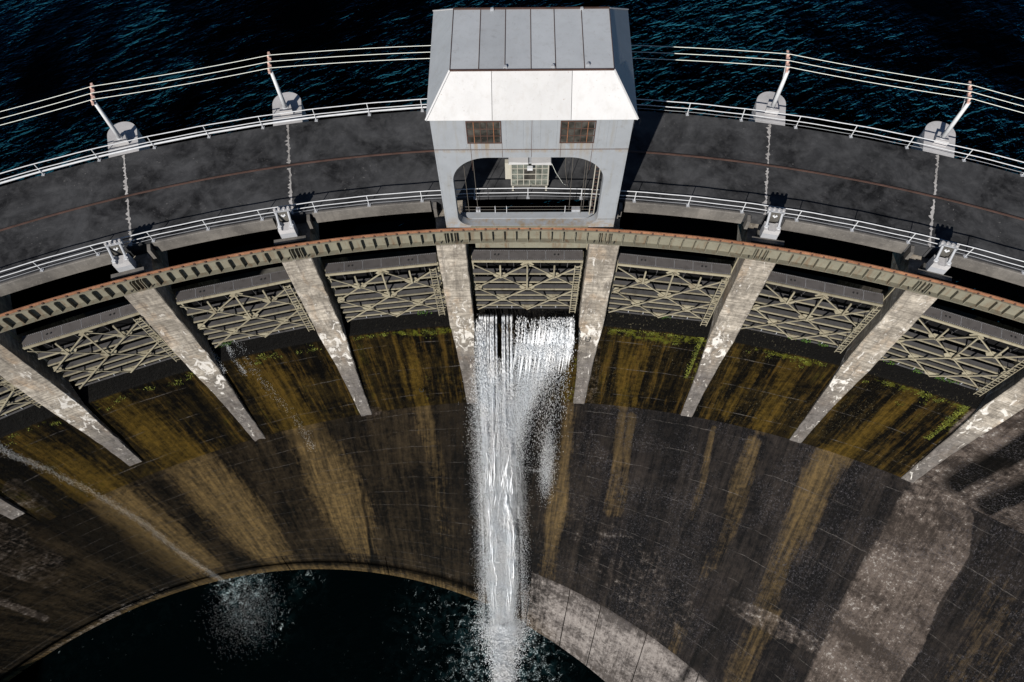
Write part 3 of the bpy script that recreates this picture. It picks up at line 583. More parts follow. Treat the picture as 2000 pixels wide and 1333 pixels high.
# ------------------------------------------------------------------ truss gates
def make_gate():
    root = empty('sluice_gate', (0, 0, 0)); tag(root, 'x', 'sluice gate', 'truss gates between the piers')
    HW = 3.62; TOP = 6.5
    MB().box(-HW, HW, 0.72, 0.77, 0.0, TOP - 0.06).build('skin_plate', MAT['skin_shade'], root)
    MB().box(-HW, HW, -0.02, 0.78, TOP - 0.05, TOP).build('top_plate', MAT['top_plate'], root)
    MB().box(-HW, HW, -0.10, -0.022, TOP - 0.17, TOP + 0.015).build('top_chord', MAT['beige'], root)
    riv = MB()
    for i in range(60):
        for y in (0.05, 0.73): x = -HW + 0.08 + i * (2 * HW - 0.16) / 59; riv.box(x - 0.014, x + 0.014, y - 0.014, y + 0.014, TOP + 0.001, TOP + 0.018)
    for xx in (-2.4, -1.2, 0, 1.2, 2.4):
        for i in range(7): y = 0.11 + i * 0.09; riv.box(xx - 0.014, xx + 0.014, y - 0.014, y + 0.014, TOP + 0.001, TOP + 0.018)
    tag(riv.build('rivets', MAT['galv'], root), kind='stuff')
    for xx in (-2.0, 1.9):
        for d in (-0.12, 0.12): MB().tube([(xx + d, 0.4, TOP + 0.002), (xx + d, 0.4, TOP + 0.03)], 0.06, 8).build('lifting_hole', MAT['black'], root)
    for z in (4.83, 3.75, 2.76, 1.96, 1.22, 0.45):
        g = MB().box(-HW, HW, 0.0, 0.34 if z > 2.5 else 0.22, z - 0.03, z + 0.03).build('girder', MAT['skin'], root)
        MB().box(-HW, HW, -0.075, -0.003, z - 0.046, z + 0.046).build('flange', MAT['beige'], g)
    for x in (-2.7, -0.9, 0.9, 2.7):     # upright diaphragms behind the truss, cut away in the middle of each panel
        pl = MB()
        for z0, z1 in ((4.87, 6.42), (3.79, 4.79), (2.8, 3.71)):
            pl.prism([(0.717, z0), (0.717, z1), (0.5, z1 - 0.02), (0.36, (z0 + z1) / 2), (0.5, z0 + 0.02)], x - 0.02, x + 0.02)
        pl.v = [(b, a, c) for a, b, c in pl.v]
        pl.build('diaphragm', MAT['skin'], root)
    yf = -0.14; zt, zb = 6.28, 0.12
    def pt(u, v, y=yf): return (-HW + 0.08 + u * (2 * HW - 0.16), y, zt + (zb - zt) * v)
    for j, (a, b) in enumerate([((0, 0.02), (1, 1)), ((.5, 0), (1, .5)), ((0, .5), (.5, 1))]):
        MB().bar(pt(*a), pt(*b), 0.072, 0.055, up=(0, 1, 0)).build('brace', MAT['beige'], root)
    for a, b in [((1, 0.02), (0, 1)), ((.5, 0), (0, .5)), ((1, .5), (.5, 1))]:
        MB().bar(pt(*a, yf - 0.075), pt(*b, yf - 0.075), 0.072, 0.055, up=(0, 1, 0)).build('brace', MAT['beige'], root)
    for u, v, w, h in [(.25, .25, .62, .42), (.75, .25, .62, .42), (.5, .5, .66, .46), (.25, .75, .46, .32), (.75, .75, .46, .32), (.5, 0.03, .55, .3), (0.03, .5, .3, .4), (.97, .5, .3, .4), (.5, .97, .5, .28)]:
        x, _, z = pt(u, v); g = MB(); w *= .82; h *= .8
        g.prism([(x - w, z), (x - w * .55, z + h), (x + w * .55, z + h), (x + w, z), (x + w * .55, z - h), (x - w * .55, z - h)], yf + 0.038, yf + 0.055)
        g.build('gusset', MAT['beige'], root)
    for u, v in ((.25, .25), (.5, .5), (.75, .25)):
        MB().bar(pt(u, 0.0, yf - 0.16), pt(u, v, yf - 0.16), 0.10, 0.08, up=(0, 1, 0)).build('strut', MAT['beige'], root)
    for i, x in enumerate((-3.1, -1.35, 0.6, 2.4)):
        MB().bar((x, 0.1, 6.3), (x, 0.65, 5.75), 0.09).build('hanger', MAT['galv'], root)
    MB().box(-HW, HW, -0.06, 0.02, 0.0, 0.10).build('bottom_rail', MAT['skin'], root)
    MB().box(-HW, HW, 0.3, 0.71, 0.0, 0.06).build('bottom_beam', MAT['skin'], root)
    for i in range(7):
        x = -3.2 + i * 1.06; MB().box(x - 0.025, x + 0.025, -0.05, 0.0, 0.103, 0.345).build('stub', MAT['galv'], root)
    lad = MB(); lx = 3.3
    lad.bar((lx - 0.2, -0.36, 6.4), (lx - 0.2, -0.36, -0.1), 0.05); lad.bar((lx + 0.2, -0.36, 6.4), (lx + 0.2, -0.36, -0.1), 0.05)
    l = lad.build('ladder', MAT['beige'], root); rm = MB().bar((lx - 0.175, -0.36, 0), (lx + 0.175, -0.36, 0), 0.04).mesh('rung', MAT['beige'])
    for i in range(20): r = link('rung', rm, l); r.location = (0, 0, 0.1 + i * 0.325)
    for sx in (-1, 1): MB().box(sx * HW - 0.06, sx * HW + 0.06, 0.3, 0.71, 0.02, 6.44).build('end_post', MAT['beige'], root)
    return root
glab = {0: 'truss gate letting white water pour out beneath it, under the gantry',
        1: 'closed truss gate next to the pouring one, on the gantry shadow side', 2: 'closed truss gate second from the pouring one, on the gantry shadow side',
        3: 'closed truss gate in the end bay beside the pale abutment wall', -1: 'closed truss gate next to the pouring one, on the gantry sunlit side',
        -2: 'closed truss gate second from the pouring one, gantry sunlit side, trickling at the sill', -3: 'closed truss gate third from the pouring one, on the gantry sunlit side',
        -4: 'closed truss gate fourth from the pouring one, mostly hidden by a pier'}
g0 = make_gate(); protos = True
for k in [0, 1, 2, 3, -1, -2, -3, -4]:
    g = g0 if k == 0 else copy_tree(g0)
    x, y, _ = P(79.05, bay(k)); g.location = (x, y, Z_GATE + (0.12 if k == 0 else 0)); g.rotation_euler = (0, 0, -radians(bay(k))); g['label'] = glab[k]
# apron plate hung below the track in the pouring bay
ap = empty('apron_plate', P(79.3, bay(0), -2.02), -radians(bay(0))); tag(ap, 'beige steel apron plate hung under the girder above the pouring gate', 'plate')
MB().box(-3.3, 3.75, 0, 0.05, 0.0, 0.94).build('plate', MAT['track'], ap); MB().box(-3.3, 3.75, -0.09, -0.003, 0.76, 0.945).build('rusty_lip', MAT['rust_dark'], ap)
for x in (-1.2, 1.75): MB().box(x - .008, x + .008, -0.012, -0.001, 0.0, 0.75).build('seam', MAT['rust_dark'], ap)

# ------------------------------------------------------------------ gate hoist pedestals at the deck edge
def make_ped():
    r = empty('hoist_pedestal', (0, 0, 0)); tag(r, 'x', 'pedestal', 'grey hoist pedestals above the piers')
    MB().box(-0.98, 0.98, -0.20, 0.12, 0.0, 0.20).build('foot_beam', MAT['fascia'], r)
    MB().box(-0.48, 0.48, 0.13, 0.75, 0.0, 0.62).build('block', MAT['galv'], r); MB().box(-0.6, 0.6, -0.1, 0.8, -0.556, -0.003).build('base_block', MAT['dark_concrete'], r)
    MB().prism([(-0.48, 0.625), (0.48, 0.625), (0.48, 1.05), (0.22, 1.05), (0.16, 0.96), (-0.2, 0.96), (-0.26, 1.07), (-0.48, 1.03)], 0.14, 0.74).build('cap', MAT['plinth'], r)
    for x in (-0.36, 0.36):
        s = MB().tube([(x, 0.4, 1.0), (x, 0.95, 1.75)], 0.075, 8).build('screw_rod', MAT['galv'], r); MB().tube([(x, 0.36, 0.98), (x, 0.36, 1.12)], 0.13, 6).build('nut', MAT['rail'], s)
    MB().box(-0.33, 0.33, 0.92, 1.0, 0.6, 1.7).build('back_plate', MAT['dark_concrete'], r)
    MB().box(-0.5, 0.5, 0.98, 1.25, 1.55, 1.78).build('cross_head', MAT['galv'], r)
    for x, z in ((-0.42, 1.78), (-0.15, 1.8), (0.14, 1.78), (0.4, 1.8)):
        MB().tube([(x, 1.1, z), (x, 1.1, z + 0.14)], 0.085, 7).build('fitting', MAT['plinth'], r)
    MB().tube([(-0.12, 0.93, 1.5), (0.0, 0.86, 1.42), (0.12, 0.93, 1.5)], 0.07, 7).build('shackle', MAT['rail'], r)
    return r
plab = {-2.5: 'grey hoist pedestal third pier from the gantry, sunlit side', -1.5: 'grey hoist pedestal above the pier nearest the gantry, sunlit side', 1.5: 'grey hoist pedestal above the pier nearest the gantry, shadow side', 2.5: 'grey hoist pedestal two piers from the gantry, shadow side'}
plab[-2.5] = 'grey hoist pedestal two piers from the gantry, sunlit side'
p0 = make_ped(); first = True
for k in (-1.5, -2.5, 1.5, 2.5):
    g = p0 if first else copy_tree(p0); first = False
    x, y, _ = P(80.12, bay(k) * 1.022); g.location = (x, y, -0.5); g.rotation_euler = (0, 0, -radians(bay(k))); g['label'] = plab[k]

# ------------------------------------------------------------------ power poles and cables on the pier heads
ARM_Z = 3.62
def make_pole():
    r = empty('power_pole', (0, 0, 0)); tag(r, 'x', 'pole', 'power poles on the round pier heads')
    MB().prism([(-0.42, -0.3), (0.42, -0.3), (0.3, 0.42), (-0.3, 0.42)], 0.0, 0.42, 'z').build('pedestal', MAT['plinth'], r)
    MB().prism([(0.2 * cos(i * pi / 4), 0.2 * sin(i * pi / 4)) for i in range(8)], 0.423, 0.47, 'z').build('base_plate', MAT['rail'], r)
    MB().tube([(0, 0, 0.45), (0, 0, 2.0), (0, 0, ARM_Z - 0.06)], [0.155, 0.13, 0.105], 12).build('shaft', MAT['rail'], r, False, True)
    a = MB().box(-0.16, -0.02, -0.18, 1.62, ARM_Z - 0.06, ARM_Z + 0.06).build('cross_arm', MAT['pink'], r)
    MB().bar((-0.1, 0.0, ARM_Z - 0.7), (-0.1, 0.9, ARM_Z - 0.08), 0.06).build('brace', MAT['galv'], r)
    for y in (0.0, 0.55, 1.12):
        MB().tube([(-0.09, y, ARM_Z + 0.062), (-0.09, y, ARM_Z + 0.10), (-0.09, y, ARM_Z + 0.13), (-0.09, y, ARM_Z + 0.17), (-0.09, y, ARM_Z + 0.22)], [0.05, 0.085, 0.05, 0.08, 0.035], 8).build('insulator', MAT['pink'], a)
    for y in (0.2, 0.4, 0.8, 1.0, 1.35): MB().box(-0.02, 0.06, y - 0.05, y + 0.05, ARM_Z - 0.05, ARM_Z + 0.08).build('clamp', MAT['pink'], a)
    return r
wlab = {-1.5: 'white power pole nearest the gantry, on its sunlit side', -2.5: 'white power pole second from the gantry, on its sunlit side', 1.5: 'white power pole nearest the gantry, on its shadow side', 2.5: 'white power pole second from the gantry, on its shadow side'}
q0 = make_pole(); first = True
for k in (-1.5, -2.5, 1.5, 2.5):
    g = q0 if first else copy_tree(q0); first = False
    x, y, _ = P(90.25, bay(k)); g.location = (x, y, -0.02); g.rotation_euler = (0, 0, -radians(bay(k))); g['label'] = wlab[k]
for j, (dy, lab) in enumerate([(0.0, 'pale power cable strung between the poles, closest to the railing'), (0.55, 'pale power cable strung between the poles, middle of three'), (1.12, 'pale power cable strung between the poles, farthest over the lake')]):
    mb = MB(); pts = []; sup = [bay(k) for k in (-4.5, -3.5, -2.5, -1.5)] + [bay(1.5), bay(2.5), bay(3.5), bay(4.5)]
    for a, b in zip(sup[:-1], sup[1:]):
        A_, B_ = Vector(P(90.25 + dy, a, ARM_Z + 0.21)), Vector(P(90.25 + dy, b, ARM_Z + 0.21)); n = 14 if abs(a - b) < 8 else 36
        for i in range(n):
            u = i / n; p = A_.lerp(B_, u); p.z -= 4 * u * (1 - u) * (0.10 if n == 14 else 0.25)
            if n == 36:                         # the long span bows with the dam behind the gantry
                r_ = hypot(p.x, p.y); k_ = 1 + (90.25 + dy - r_) / r_ * 0.82; p.x *= k_; p.y *= k_
            pts.append(p)
    mb.tube(pts, 0.021, 5); tag(mb.build('power_cable', MAT['wire'], None, False, True), lab, 'cable', 'power cables over the lake')

# ------------------------------------------------------------------ gantry house
GX = 0.655
gan = empty('gantry_crane', (GX, 0, 0.0)); tag(gan, 'tall grey steel gantry house with white mansard roof straddling the deck', 'gantry')
YF, YB = 79.36, 86.7; HWD = 5.10; ZB, ZE = 0.17, 9.6
def holed_wall(name, y0, y1, ox0, ox1, oz0, oz1, rt, rb, mat):
    mb = MB(); m = 8; inner = []; outer = []
    for (cx_, cz_, r, a0, X_, Z_) in ((ox1 - rb, oz0 + rb, rb, -90, HWD, ZB), (ox1 - rt, oz1 - rt, rt, 0, HWD, ZE), (ox0 + rt, oz1 - rt, rt, 90, -HWD, ZE), (ox0 + rb, oz0 + rb, rb, 180, -HWD, ZB)):
        for i in range(2 * m + 1):
            a = radians(a0 + 90 * i / (2 * m)); inner.append((cx_ + r * cos(a), cz_ + r * sin(a)))
            p = inner[-1]; vert_first = a0 in (-90, 90)
            if vert_first: o = (p[0], Z_) if i < m else ((X_, Z_) if i == m else (X_, p[1]))
            else: o = (X_, p[1]) if i < m else ((X_, Z_) if i == m else (p[0], Z_))
            outer.append(o)
    n = len(inner)
    for y in (y0, y1): mb.v += [(a, y, b) for a, b in inner] + [(a, y, b) for a, b in outer]
    for i in range(n):
        j = (i + 1) % n
        mb.f += [(i, j, n + j, n + i), (2 * n + i, 3 * n + i, 3 * n + j, 2 * n + j), (i, 2 * n + i, 2 * n + j, j), (n + i, n + j, 3 * n + j, 3 * n + i)]
    return mb.build(name, mat, gan)
OX0, OX1 = -3.66 - GX, 4.70 - GX
fw = holed_wall('front_wall', YF, YF + 0.5, OX0, OX1, 0.36, 6.66, 2.0, 0.9, MAT['house_front'])
holed_wall('rear_wall', YB - 0.75, YB - 0.25, OX0, OX1, 0.36, 6.3, 1.6, 0.9, MAT['house'])
for sx in (-1, 1):
    x0, x1 = (-HWD, -HWD + 0.3) if sx < 0 else (HWD - 0.3, HWD)
    MB().box(x0, x1, YF + 0.503, YB - 0.753, 6.7, ZE).build('side_wall', MAT['house'], gan)
    MB().box(x0, x1, YF + 0.503, YF + 1.15, ZB, 6.697).build('leg', MAT['house'], gan); MB().box(x0, x1, YB - 1.6, YB - 0.753, ZB, 6.697).build('leg', MAT['house'], gan)
    MB().bar((sx * (HWD - .15), YF + 1.15, 1.6), (sx * (HWD - .15), YB - 1.6, 5.6), 0.25).build('leg_brace', MAT['house'], gan)
MB().box(-HWD + 0.3, HWD - 0.3, YF + 0.503, YB - 0.753, 6.72, 6.86).build('house_floor', MAT['dark_concrete'], gan)
MB().box(OX0 + 0.05, OX1 - 0.05, YF + 0.503, YF + 0.95, 0.20, 0.42).build('sill_beam', MAT['house'], gan)
MB().box(OX0 + 0.7, OX1 - 0.5, YF - 0.035, YF - 0.003, 0.17, 0.33).build('sill_strip', MAT['track'], gan)
# seams, rivets, belt line on the front wall
for x in (-5.06, -3.17 , -1.52, 0.02, 1.55, 3.2):
    if abs(x) < 5: MB().box(x - 0.010, x + 0.010, YF - 0.012, YF - 0.001, 6.7 if abs(x) < 3.1 else 5.6, 9.5 if abs(x) < 1 else 7.85).build('seam', MAT['rust_dark'], fw)
MB().box(-HWD, HWD, YF - 0.014, YF - 0.002, 7.29, 7.325).build('belt_seam', MAT['rust_dark'], fw)
rv = MB()
for i in range(110):
    x = -HWD + 0.06 + i * (2 * HWD - 0.12) / 109
    for z in (7.36, 7.25): rv.box(x - .012, x + .012, YF - 0.018, YF - 0.001, z - .012, z + .012)
for x in (-0.42, 0.46, -0.06, 0.1, -1.3, 1.3, 3.9, 4.3, -3.4, 3.42):
    for i in range(24): z = 7.5 + i * 0.085; rv.box(x - .012, x + .012, YF - 0.018, YF - 0.001, z - .012, z + .012)
for sx in (-1, 1):
    for i in range(60): z = 0.4 + i * 0.11; rv.box(sx * HWD * 0.985 - .012, sx * HWD * 0.985 + .012, YF - 0.018, YF - 0.001, z - .012, z + .012)
tag(rv.build('rivets', MAT['house'], fw), kind='stuff')
MB().box(OX1 + 0.02, HWD - 0.02, YF - 0.012, YF - 0.001, 1.0, 1.02).build('seam', MAT['black'], fw)
# windows of the machine room: recessed frame with 5 x 3 panes
for cxw in (-3.15 + 0.72, 2.35):
    x0, x1, z0, z1 = cxw - 0.84, cxw + 0.84, 7.87, 9.40
    wf = MB(); f_ = 0.05
    wf.box(x0 - f_, x1 + f_, YF - 0.05, YF - 0.002, z0 - f_, z0); wf.box(x0 - f_, x1 + f_, YF - 0.05, YF - 0.002, z1, z1 + f_); wf.box(x0 - f_, x0, YF - 0.05, YF - 0.002, z0, z1); wf.box(x1, x1 + f_, YF - 0.05, YF - 0.002, z0, z1)
    w = wf.build('window', MAT['rust_dark'], gan)
    pw, ph = (x1 - x0) / 5, (z1 - z0) / 3
    for i in range(5):
        for j in range(3): MB().box(x0 + i * pw + 0.02, x0 + (i + 1) * pw - 0.02, YF - 0.015, YF - 0.004, z0 + j * ph + 0.02, z0 + (j + 1) * ph - 0.02).build('pane', MAT['glass'], w)
    for i in range(1, 5): MB().box(x0 + i * pw - 0.018, x0 + i * pw + 0.018, YF - 0.045, YF - 0.003, z0, z1).build('mullion', MAT['rust'] if i in (1, 4) else MAT['rust_dark'], w)
    for j in range(1, 3): MB().box(x0, x1, YF - 0.040, YF - 0.0035, z0 + j * ph - 0.016, z0 + j * ph + 0.016).build('glazing_bar', MAT['rust_dark'], w)
# mansard roof: panels with raised rusty seams
EH, TH_ = 5.27, 3.98; EF, EBK = 79.22, 86.95; TF, TB = 80.72, 84.95; ZT = 11.42; ZEV = 9.64
def quad_panel(name, a, b, c, d, th, mat, parent=gan):
    a, b, c, d = map(Vector, (a, b, c, d)); n = (b - a).cross(d - a).normalized()
    if n.z < 0: n = -n
    mb = MB(); mb.add([a, b, c, d, a - n * th, b - n * th, c - n * th, d - n * th], [(0, 1, 2, 3), (7, 6, 5, 4), (0, 4, 5, 1), (1, 5, 6, 2), (2, 6, 7, 3), (3, 7, 4, 0)]); return mb.build(name, mat, parent)
def L(p, q, u): return tuple(np.array(p) * (1 - u) + np.array(q) * u)
ef0, ef1, tf0, tf1 = (-EH, EF, ZEV), (EH, EF, ZEV), (-TH_, TF, ZT), (TH_, TF, ZT)
eb0, eb1, tb0, tb1 = (-EH, EBK, ZEV), (EH, EBK, ZEV), (-TH_ + .02, TB, ZT), (TH_ - .02, TB, ZT)
ue = [-EH, -1.96, 1.96, EH]; uu = [-TH_, -1.96, 1.96, TH_]
for i in range(3):
    g = 0.012
    quad_panel('front_roof_panel', (ue[i] + g, EF, ZEV), (ue[i + 1] - g, EF, ZEV), (uu[i + 1] - g, TF, ZT), (uu[i] + g, TF, ZT), 0.06, MAT['roof_white'])
ut = [0, 0.175, 0.335, 0.495, 0.645, 0.82, 1]
for i in range(6):
    g = 0.0016; quad_panel('top_roof_panel', L(tf0, tf1, ut[i] + g), L(tf0, tf1, ut[i + 1] - g), L(tb0, tb1, ut[i + 1] - g), L(tb0, tb1, ut[i] + g), 0.05, MAT['roof_top'])
for i in range(7):
    a, b = L(tf0, tf1, ut[i]), L(tb0, tb1, ut[i]); mb = MB(); mb.bar((a[0], a[1], a[2] + 0.012), (b[0], b[1], b[2] + 0.012), 0.028, 0.04); mb.build('roof_seam', MAT['rust_dark'], gan)
quad_panel('side_roof_panel', eb0, ef0, tf0, tb0, 0.06, MAT['roof_top']); quad_panel('side_roof_panel', ef1, eb1, tb1, tf1, 0.06, MAT['roof_top']); quad_panel('rear_roof_panel', eb1, eb0, tb0, tb1, 0.06, MAT['roof_top'])
for a, b in ((ef0, tf0), (ef1, tf1), (eb0, tb0), (eb1, tb1)): MB().bar(Vector(a) + Vector((0, 0, .03)), Vector(b) + Vector((0, 0, .03)), 0.09, 0.05).build('hip_cap', MAT['roof_white'], gan)
MB().bar((-TH_, TF, ZT + .03), (TH_, TF, ZT + .03), 0.09, 0.05).build('roof_curb', MAT['rust_dark'], gan); MB().bar((-TH_, TB, ZT + .03), (TH_, TB, ZT + .03), 0.09, 0.05).build('roof_curb', MAT['rust_dark'], gan)
for x, y in ((2.7, TF + .3), (-1.3, TF + .18), (1.0, TF + .2), (2.55, TB - .1), (-2.0, TB - .1)): MB().prism([(x - .08, y - .06), (x + .1, y - .04), (x + .07, y + .09), (x - .05, y + .07)], ZT + 0.002, ZT + 0.12, 'z').build('roof_fitting', MAT['galv'], gan)
MB().box(-EH + .1, EH - .1, EF + .05, EBK - .05, 9.602, 9.632).build('eave_soffit', MAT['house'], gan)
# operator's cab standing behind the opening
cab = empty('cab', (0.0, 82.1, 0.0), 0, gan); cw = 1.12
MB().box(-cw, cw, 0.02, 1.9, 0.62, 0.74).build('cab_floor', MAT['cream'], cab)
for x in (-cw + .08, cw - .08):
    for y in (0.15, 1.75): MB().box(x - .06, x + .06, y - .06, y + .06, 0.065, 0.617).build('cab_leg', MAT['cream'], cab)
MB().box(-cw, -cw + .06, 0.06, 1.9, 0.743, 2.85).build('cab_side', MAT['cream'], cab); MB().box(cw - .06, cw, 0.06, 1.9, 0.743, 2.85).build('cab_side', MAT['cream'], cab); MB().box(-cw + .06, cw - .06, 1.84, 1.9, 0.743, 2.85).build('cab_back', MAT['cream'], cab)
MB().prism([(-cw - .16, 2.88), (-.1, 2.9), (-.1, 3.05), (-cw - .1, 3.1)], -0.14, 2.0).build('cab_roof', MAT['roof_white'], cab); MB().prism([(.1, 2.9), (cw + .18, 2.88), (cw + .12, 3.12), (.1, 3.06)], -0.18, 2.0).build('cab_roof', MAT['roof_white'], cab)
MB().box(-.1, .1, -0.05, 2.0, 2.87, 2.96).build('cab_roof_gutter', MAT['galv'], cab)
xs = np.linspace(-cw, cw, 7); zs = np.linspace(0.75, 2.86, 5)
for i in range(6):
    for j in range(4):
        if 2 <= i <= 3 and j in (1, 2): continue
        MB().box(xs[i] + .025, xs[i + 1] - .025, 0.02, 0.035, zs[j] + .025, zs[j + 1] - .025).build('pane', MAT['cabglass'], cab)
MB().box(xs[2] + .025, xs[4] - .025, 0.022, 0.037, zs[1] + .02, zs[3] - .02).build('pane', MAT['glass'], cab)
for i in range(7):
    if i == 3: MB().box(-.02, .02, -0.015, 0.05, zs[0], zs[1]).build('mullion', MAT['cream'], cab); continue
    w_ = .035 if i in (0, 6) else .022; MB().box(xs[i] - w_, xs[i] + w_, -0.015, 0.05, 0.74, 2.87).build('mullion', MAT['cream'], cab)
for j in range(5): MB().box(-cw, cw, -0.012, 0.048, zs[j] - .02, zs[j] + .02).build('glazing_bar', MAT['cream'], cab)
MB().box(-.16, .16, -0.4, -0.2, 2.65, 2.85).build('lamp', MAT['rail'], cab)
MB().box(-1.5, -1.14, 0.2, 0.5, 1.1, 2.6).build('switch_box', MAT['cream'], cab)
# hanging cables and a service platform inside the opening
for x, y, zb in ((OX0 + 0.55, 80.3, .5), (OX0 + 1.1, 80.3, .5), (1.55 + 0.8, 80.4, .5), (2.6 + 0.6, 80.4, .5), (3.05, 80.2, .5)):
    MB().tube([(x, y, 6.7), (x + 0.03, y, 3.5), (x + 0.05, y, zb)], 0.018, 5).build('hoist_cable', MAT['cable'], gan)
MB().tube([(1.2, 82.3, 2.9), (1.6, 82.2, 1.8), (2.1, 82.4, 0.5), (2.3, 82.6, 0.1)], 0.012, 5).build('cab_cable', MAT['wire'], gan)
MB().tube([(2.2, 82.6, 6.6), (2.15, 82.5, 2.0), (2.4, 82.5, 0.1)], 0.018, 5).build('cab_cable', MAT['cable'], gan)
for x in (OX0 + 1.15, OX1 - 1.35, OX1 - 1.1): MB().box(x - .13, x + .13, YF + .955, YF + 1.2, 0.2, 0.62).build('sheave_block', MAT['galv'], gan)
for x in (OX1 - 0.42, OX1 - 0.15):
    MB().bar((x, YF + 0.75, 0.43), (x, YF + 0.75, 6.6), 0.05).build('ladder_rail', MAT['cream'], gan)
for i in range(18): MB().bar((OX1 - 0.42, YF + 0.75, 0.6 + i * .33), (OX1 - 0.15, YF + 0.75, 0.6 + i * .33), 0.035).build('rung', MAT['rust_dark'], gan)
for z in (0.75, 1.05): MB().tube([(OX0 + .1, YF + .9, z), (OX1 - .2, YF + .9, z)], 0.014, 5).build('guard_wire', MAT['cable'], gan)
for x in (OX0 + .15, OX0 + 2.2, OX0 + 2.9, OX1 - 1.9): MB().bar((x, YF + .9, .425), (x, YF + .9, 1.1), 0.03).build('guard_post', MAT['rail'], gan)
for sx in (-1, 1):
    MB().box(sx * 4.6 - .45, sx * 4.6 + .45, YF - 0.02 + .1, YF + .42, 0.152, 0.168).build('wheel_shoe', MAT['black'], gan)
    b_ = MB().box(sx * (HWD + 0.02) - .02 , sx * (HWD + .02) + .28 * 1, YF + .55, YF + 1.0, -0.35 + .6, 0.55).build('bogie', MAT['fascia'], gan)

# ------------------------------------------------------------------ falling water
def streaks(name, pos, dirv, length, width, label, cat, mat=MAT['drops']):
    """elongated three-sided drops, one mesh"""
    n = len(pos); d = dirv / np.linalg.norm(dirv, axis=1, keepdims=True)
    up = np.where(np.abs(d[:, 2:3]) > 0.9, np.array([[0, 1., 0]]), np.array([[0, 0, 1.]])); x = np.cross(d, up); x /= np.linalg.norm(x, axis=1, keepdims=True); y = np.cross(x, d)
    V = np.empty((n, 5, 3)); L_ = length[:, None] / 2; w = width[:, None] / 2; ph = rng.uniform(0, 2 * pi, n)
    V[:, 0] = pos - d * L_; V[:, 4] = pos + d * L_
    for k in range(3): a = (ph + k * 2 * pi / 3)[:, None]; V[:, 1 + k] = pos + (x * np.cos(a) + y * np.sin(a) * 0.35) * w
    base = np.array([[0, 1, 2], [0, 2, 3], [0, 3, 1], [4, 2, 1], [4, 3, 2], [4, 1, 3]])
    F = (np.arange(n)[:, None, None] * 5 + base).reshape(-1, 3)
    me = bpy.data.meshes.new(name); me.vertices.add(n * 5); me.vertices.foreach_set('co', V.astype(np.float32).ravel())
    me.loops.add(F.size); me.loops.foreach_set('vertex_index', F.astype(np.int32).ravel()); me.polygons.add(len(F))
    me.polygons.foreach_set('loop_start', np.arange(0, F.size, 3, dtype=np.int32)); me.polygons.foreach_set('loop_total', np.full(len(F), 3, np.int32)); me.update()
    me.materials.append(mat); o = link(name, me); tag(o, label, cat, kind='stuff'); return o
# centre line of the jet: a ballistic arc off the sill, then sliding down the face into the pool
def jet_line(v0):
    out = []; x = -1.75
    for z in np.concatenate([np.linspace(Z_GATE - .1, Z_LIP, 30), np.linspace(Z_LIP - .5, Z_POOL, 60)]):
        t = sqrt(max(0, (Z_GATE - z)) / 4.9); y = 79.0 - 0.03 - v0 * t
        if z <= Z_LIP:
            v = (Z_LIP - z) / (Z_LIP - Z_POOL); f = lower_pt(np.array([-1.3 - v * 0.5]), np.array([v]))[0]; y = min(y, hypot(f[0], f[1]) - 0.7 - 2.0 * v * v)
        else: y = min(y, lerp_tab(z, [(Z_GATE, 79.15)] + WALL) - 0.13)
        out.append((y, z))
    return np.array(out)
JL = jet_line(4.2)
def jet(n, s, x, spread):
    yy = np.interp(-s, -JL[:, 1], JL[:, 0]); z = s
    e = 0.4; y2 = np.interp(-(s - e), -JL[:, 1], JL[:, 0])
    pos = np.stack([x, yy + spread, z], -1); d = np.stack([rng.normal(0, 0.03, n), y2 - yy, np.full(n, -e)], -1); return pos, d
def zrand(n, pw=1.0): return Z_GATE - 0.15 - (Z_GATE - Z_POOL - 0.1) * rng.uniform(0, 1, n) ** pw
Ps, Ds, Ls, Ws = [], [], [], []
def put(pos, d, l, w): Ps.append(pos); Ds.append(d); Ls.append(l); Ws.append(w)
# main body: filaments that wander, break and fray as they fall
def body(q): return np.interp(q, [0, .2, .4, .7, 1], [-1.72, -1.75, -1.85, -1.95, -1.85]), np.interp(q, [0, .2, .35, .6, .85, 1], [1.25, 1.28, 1.30, 1.60, 1.62, 0.95])
curt = np.array([-.97, -.92, -.86, -.80, -.68, -.63, -.58, -.5, -.44, -.32, -.27, -.2, -.14, .0, .04, .36, .42, .5, .64, .7, .84, .92])
for u0 in curt:                                   # straight cords of the curtain below the gate
    n = int(rng.integers(350, 750)); q = rng.uniform(0, 1, n) ** 1.2 * .36; s = Z_GATE - .05 - q * (Z_GATE - Z_POOL); c_, h_ = body(q)
    pos, d = jet(n, s, c_ + (u0 + rng.normal(0, 1, n) * (.007 + q ** 1.6 * .55)) * h_, rng.normal(0, 1, n) * (.02 + q * .6)); put(pos, d, rng.uniform(.15, .7, n), rng.uniform(.025, .06, n))
for f_ in range(620):
    u0 = float(np.clip(rng.normal(0, .5), -1.1, 1.1)); qa = rng.uniform(.08, .92); ln_ = rng.uniform(.05, .25); n = int(rng.integers(90, 260)); q = np.clip(qa + rng.uniform(0, 1, n) * ln_, 0, .995)
    s = Z_GATE - .05 - q * (Z_GATE - Z_POOL - .1); c_, h_ = body(q); w_ = rng.uniform(-.25, .25)
    pos, d = jet(n, s, c_ + (u0 + w_ * (q - qa) + rng.normal(0, 1, n) * rng.uniform(.02, .10)) * h_, rng.normal(0, .12, n) + rng.normal(0, .35)); put(pos, d, rng.uniform(.08, .28, n), rng.uniform(.016, .04, n))
n = 60000; s = zrand(n, 0.75); q = (Z_GATE - s) / (Z_GATE - Z_POOL); c_, h_ = body(q); keep = q > .06
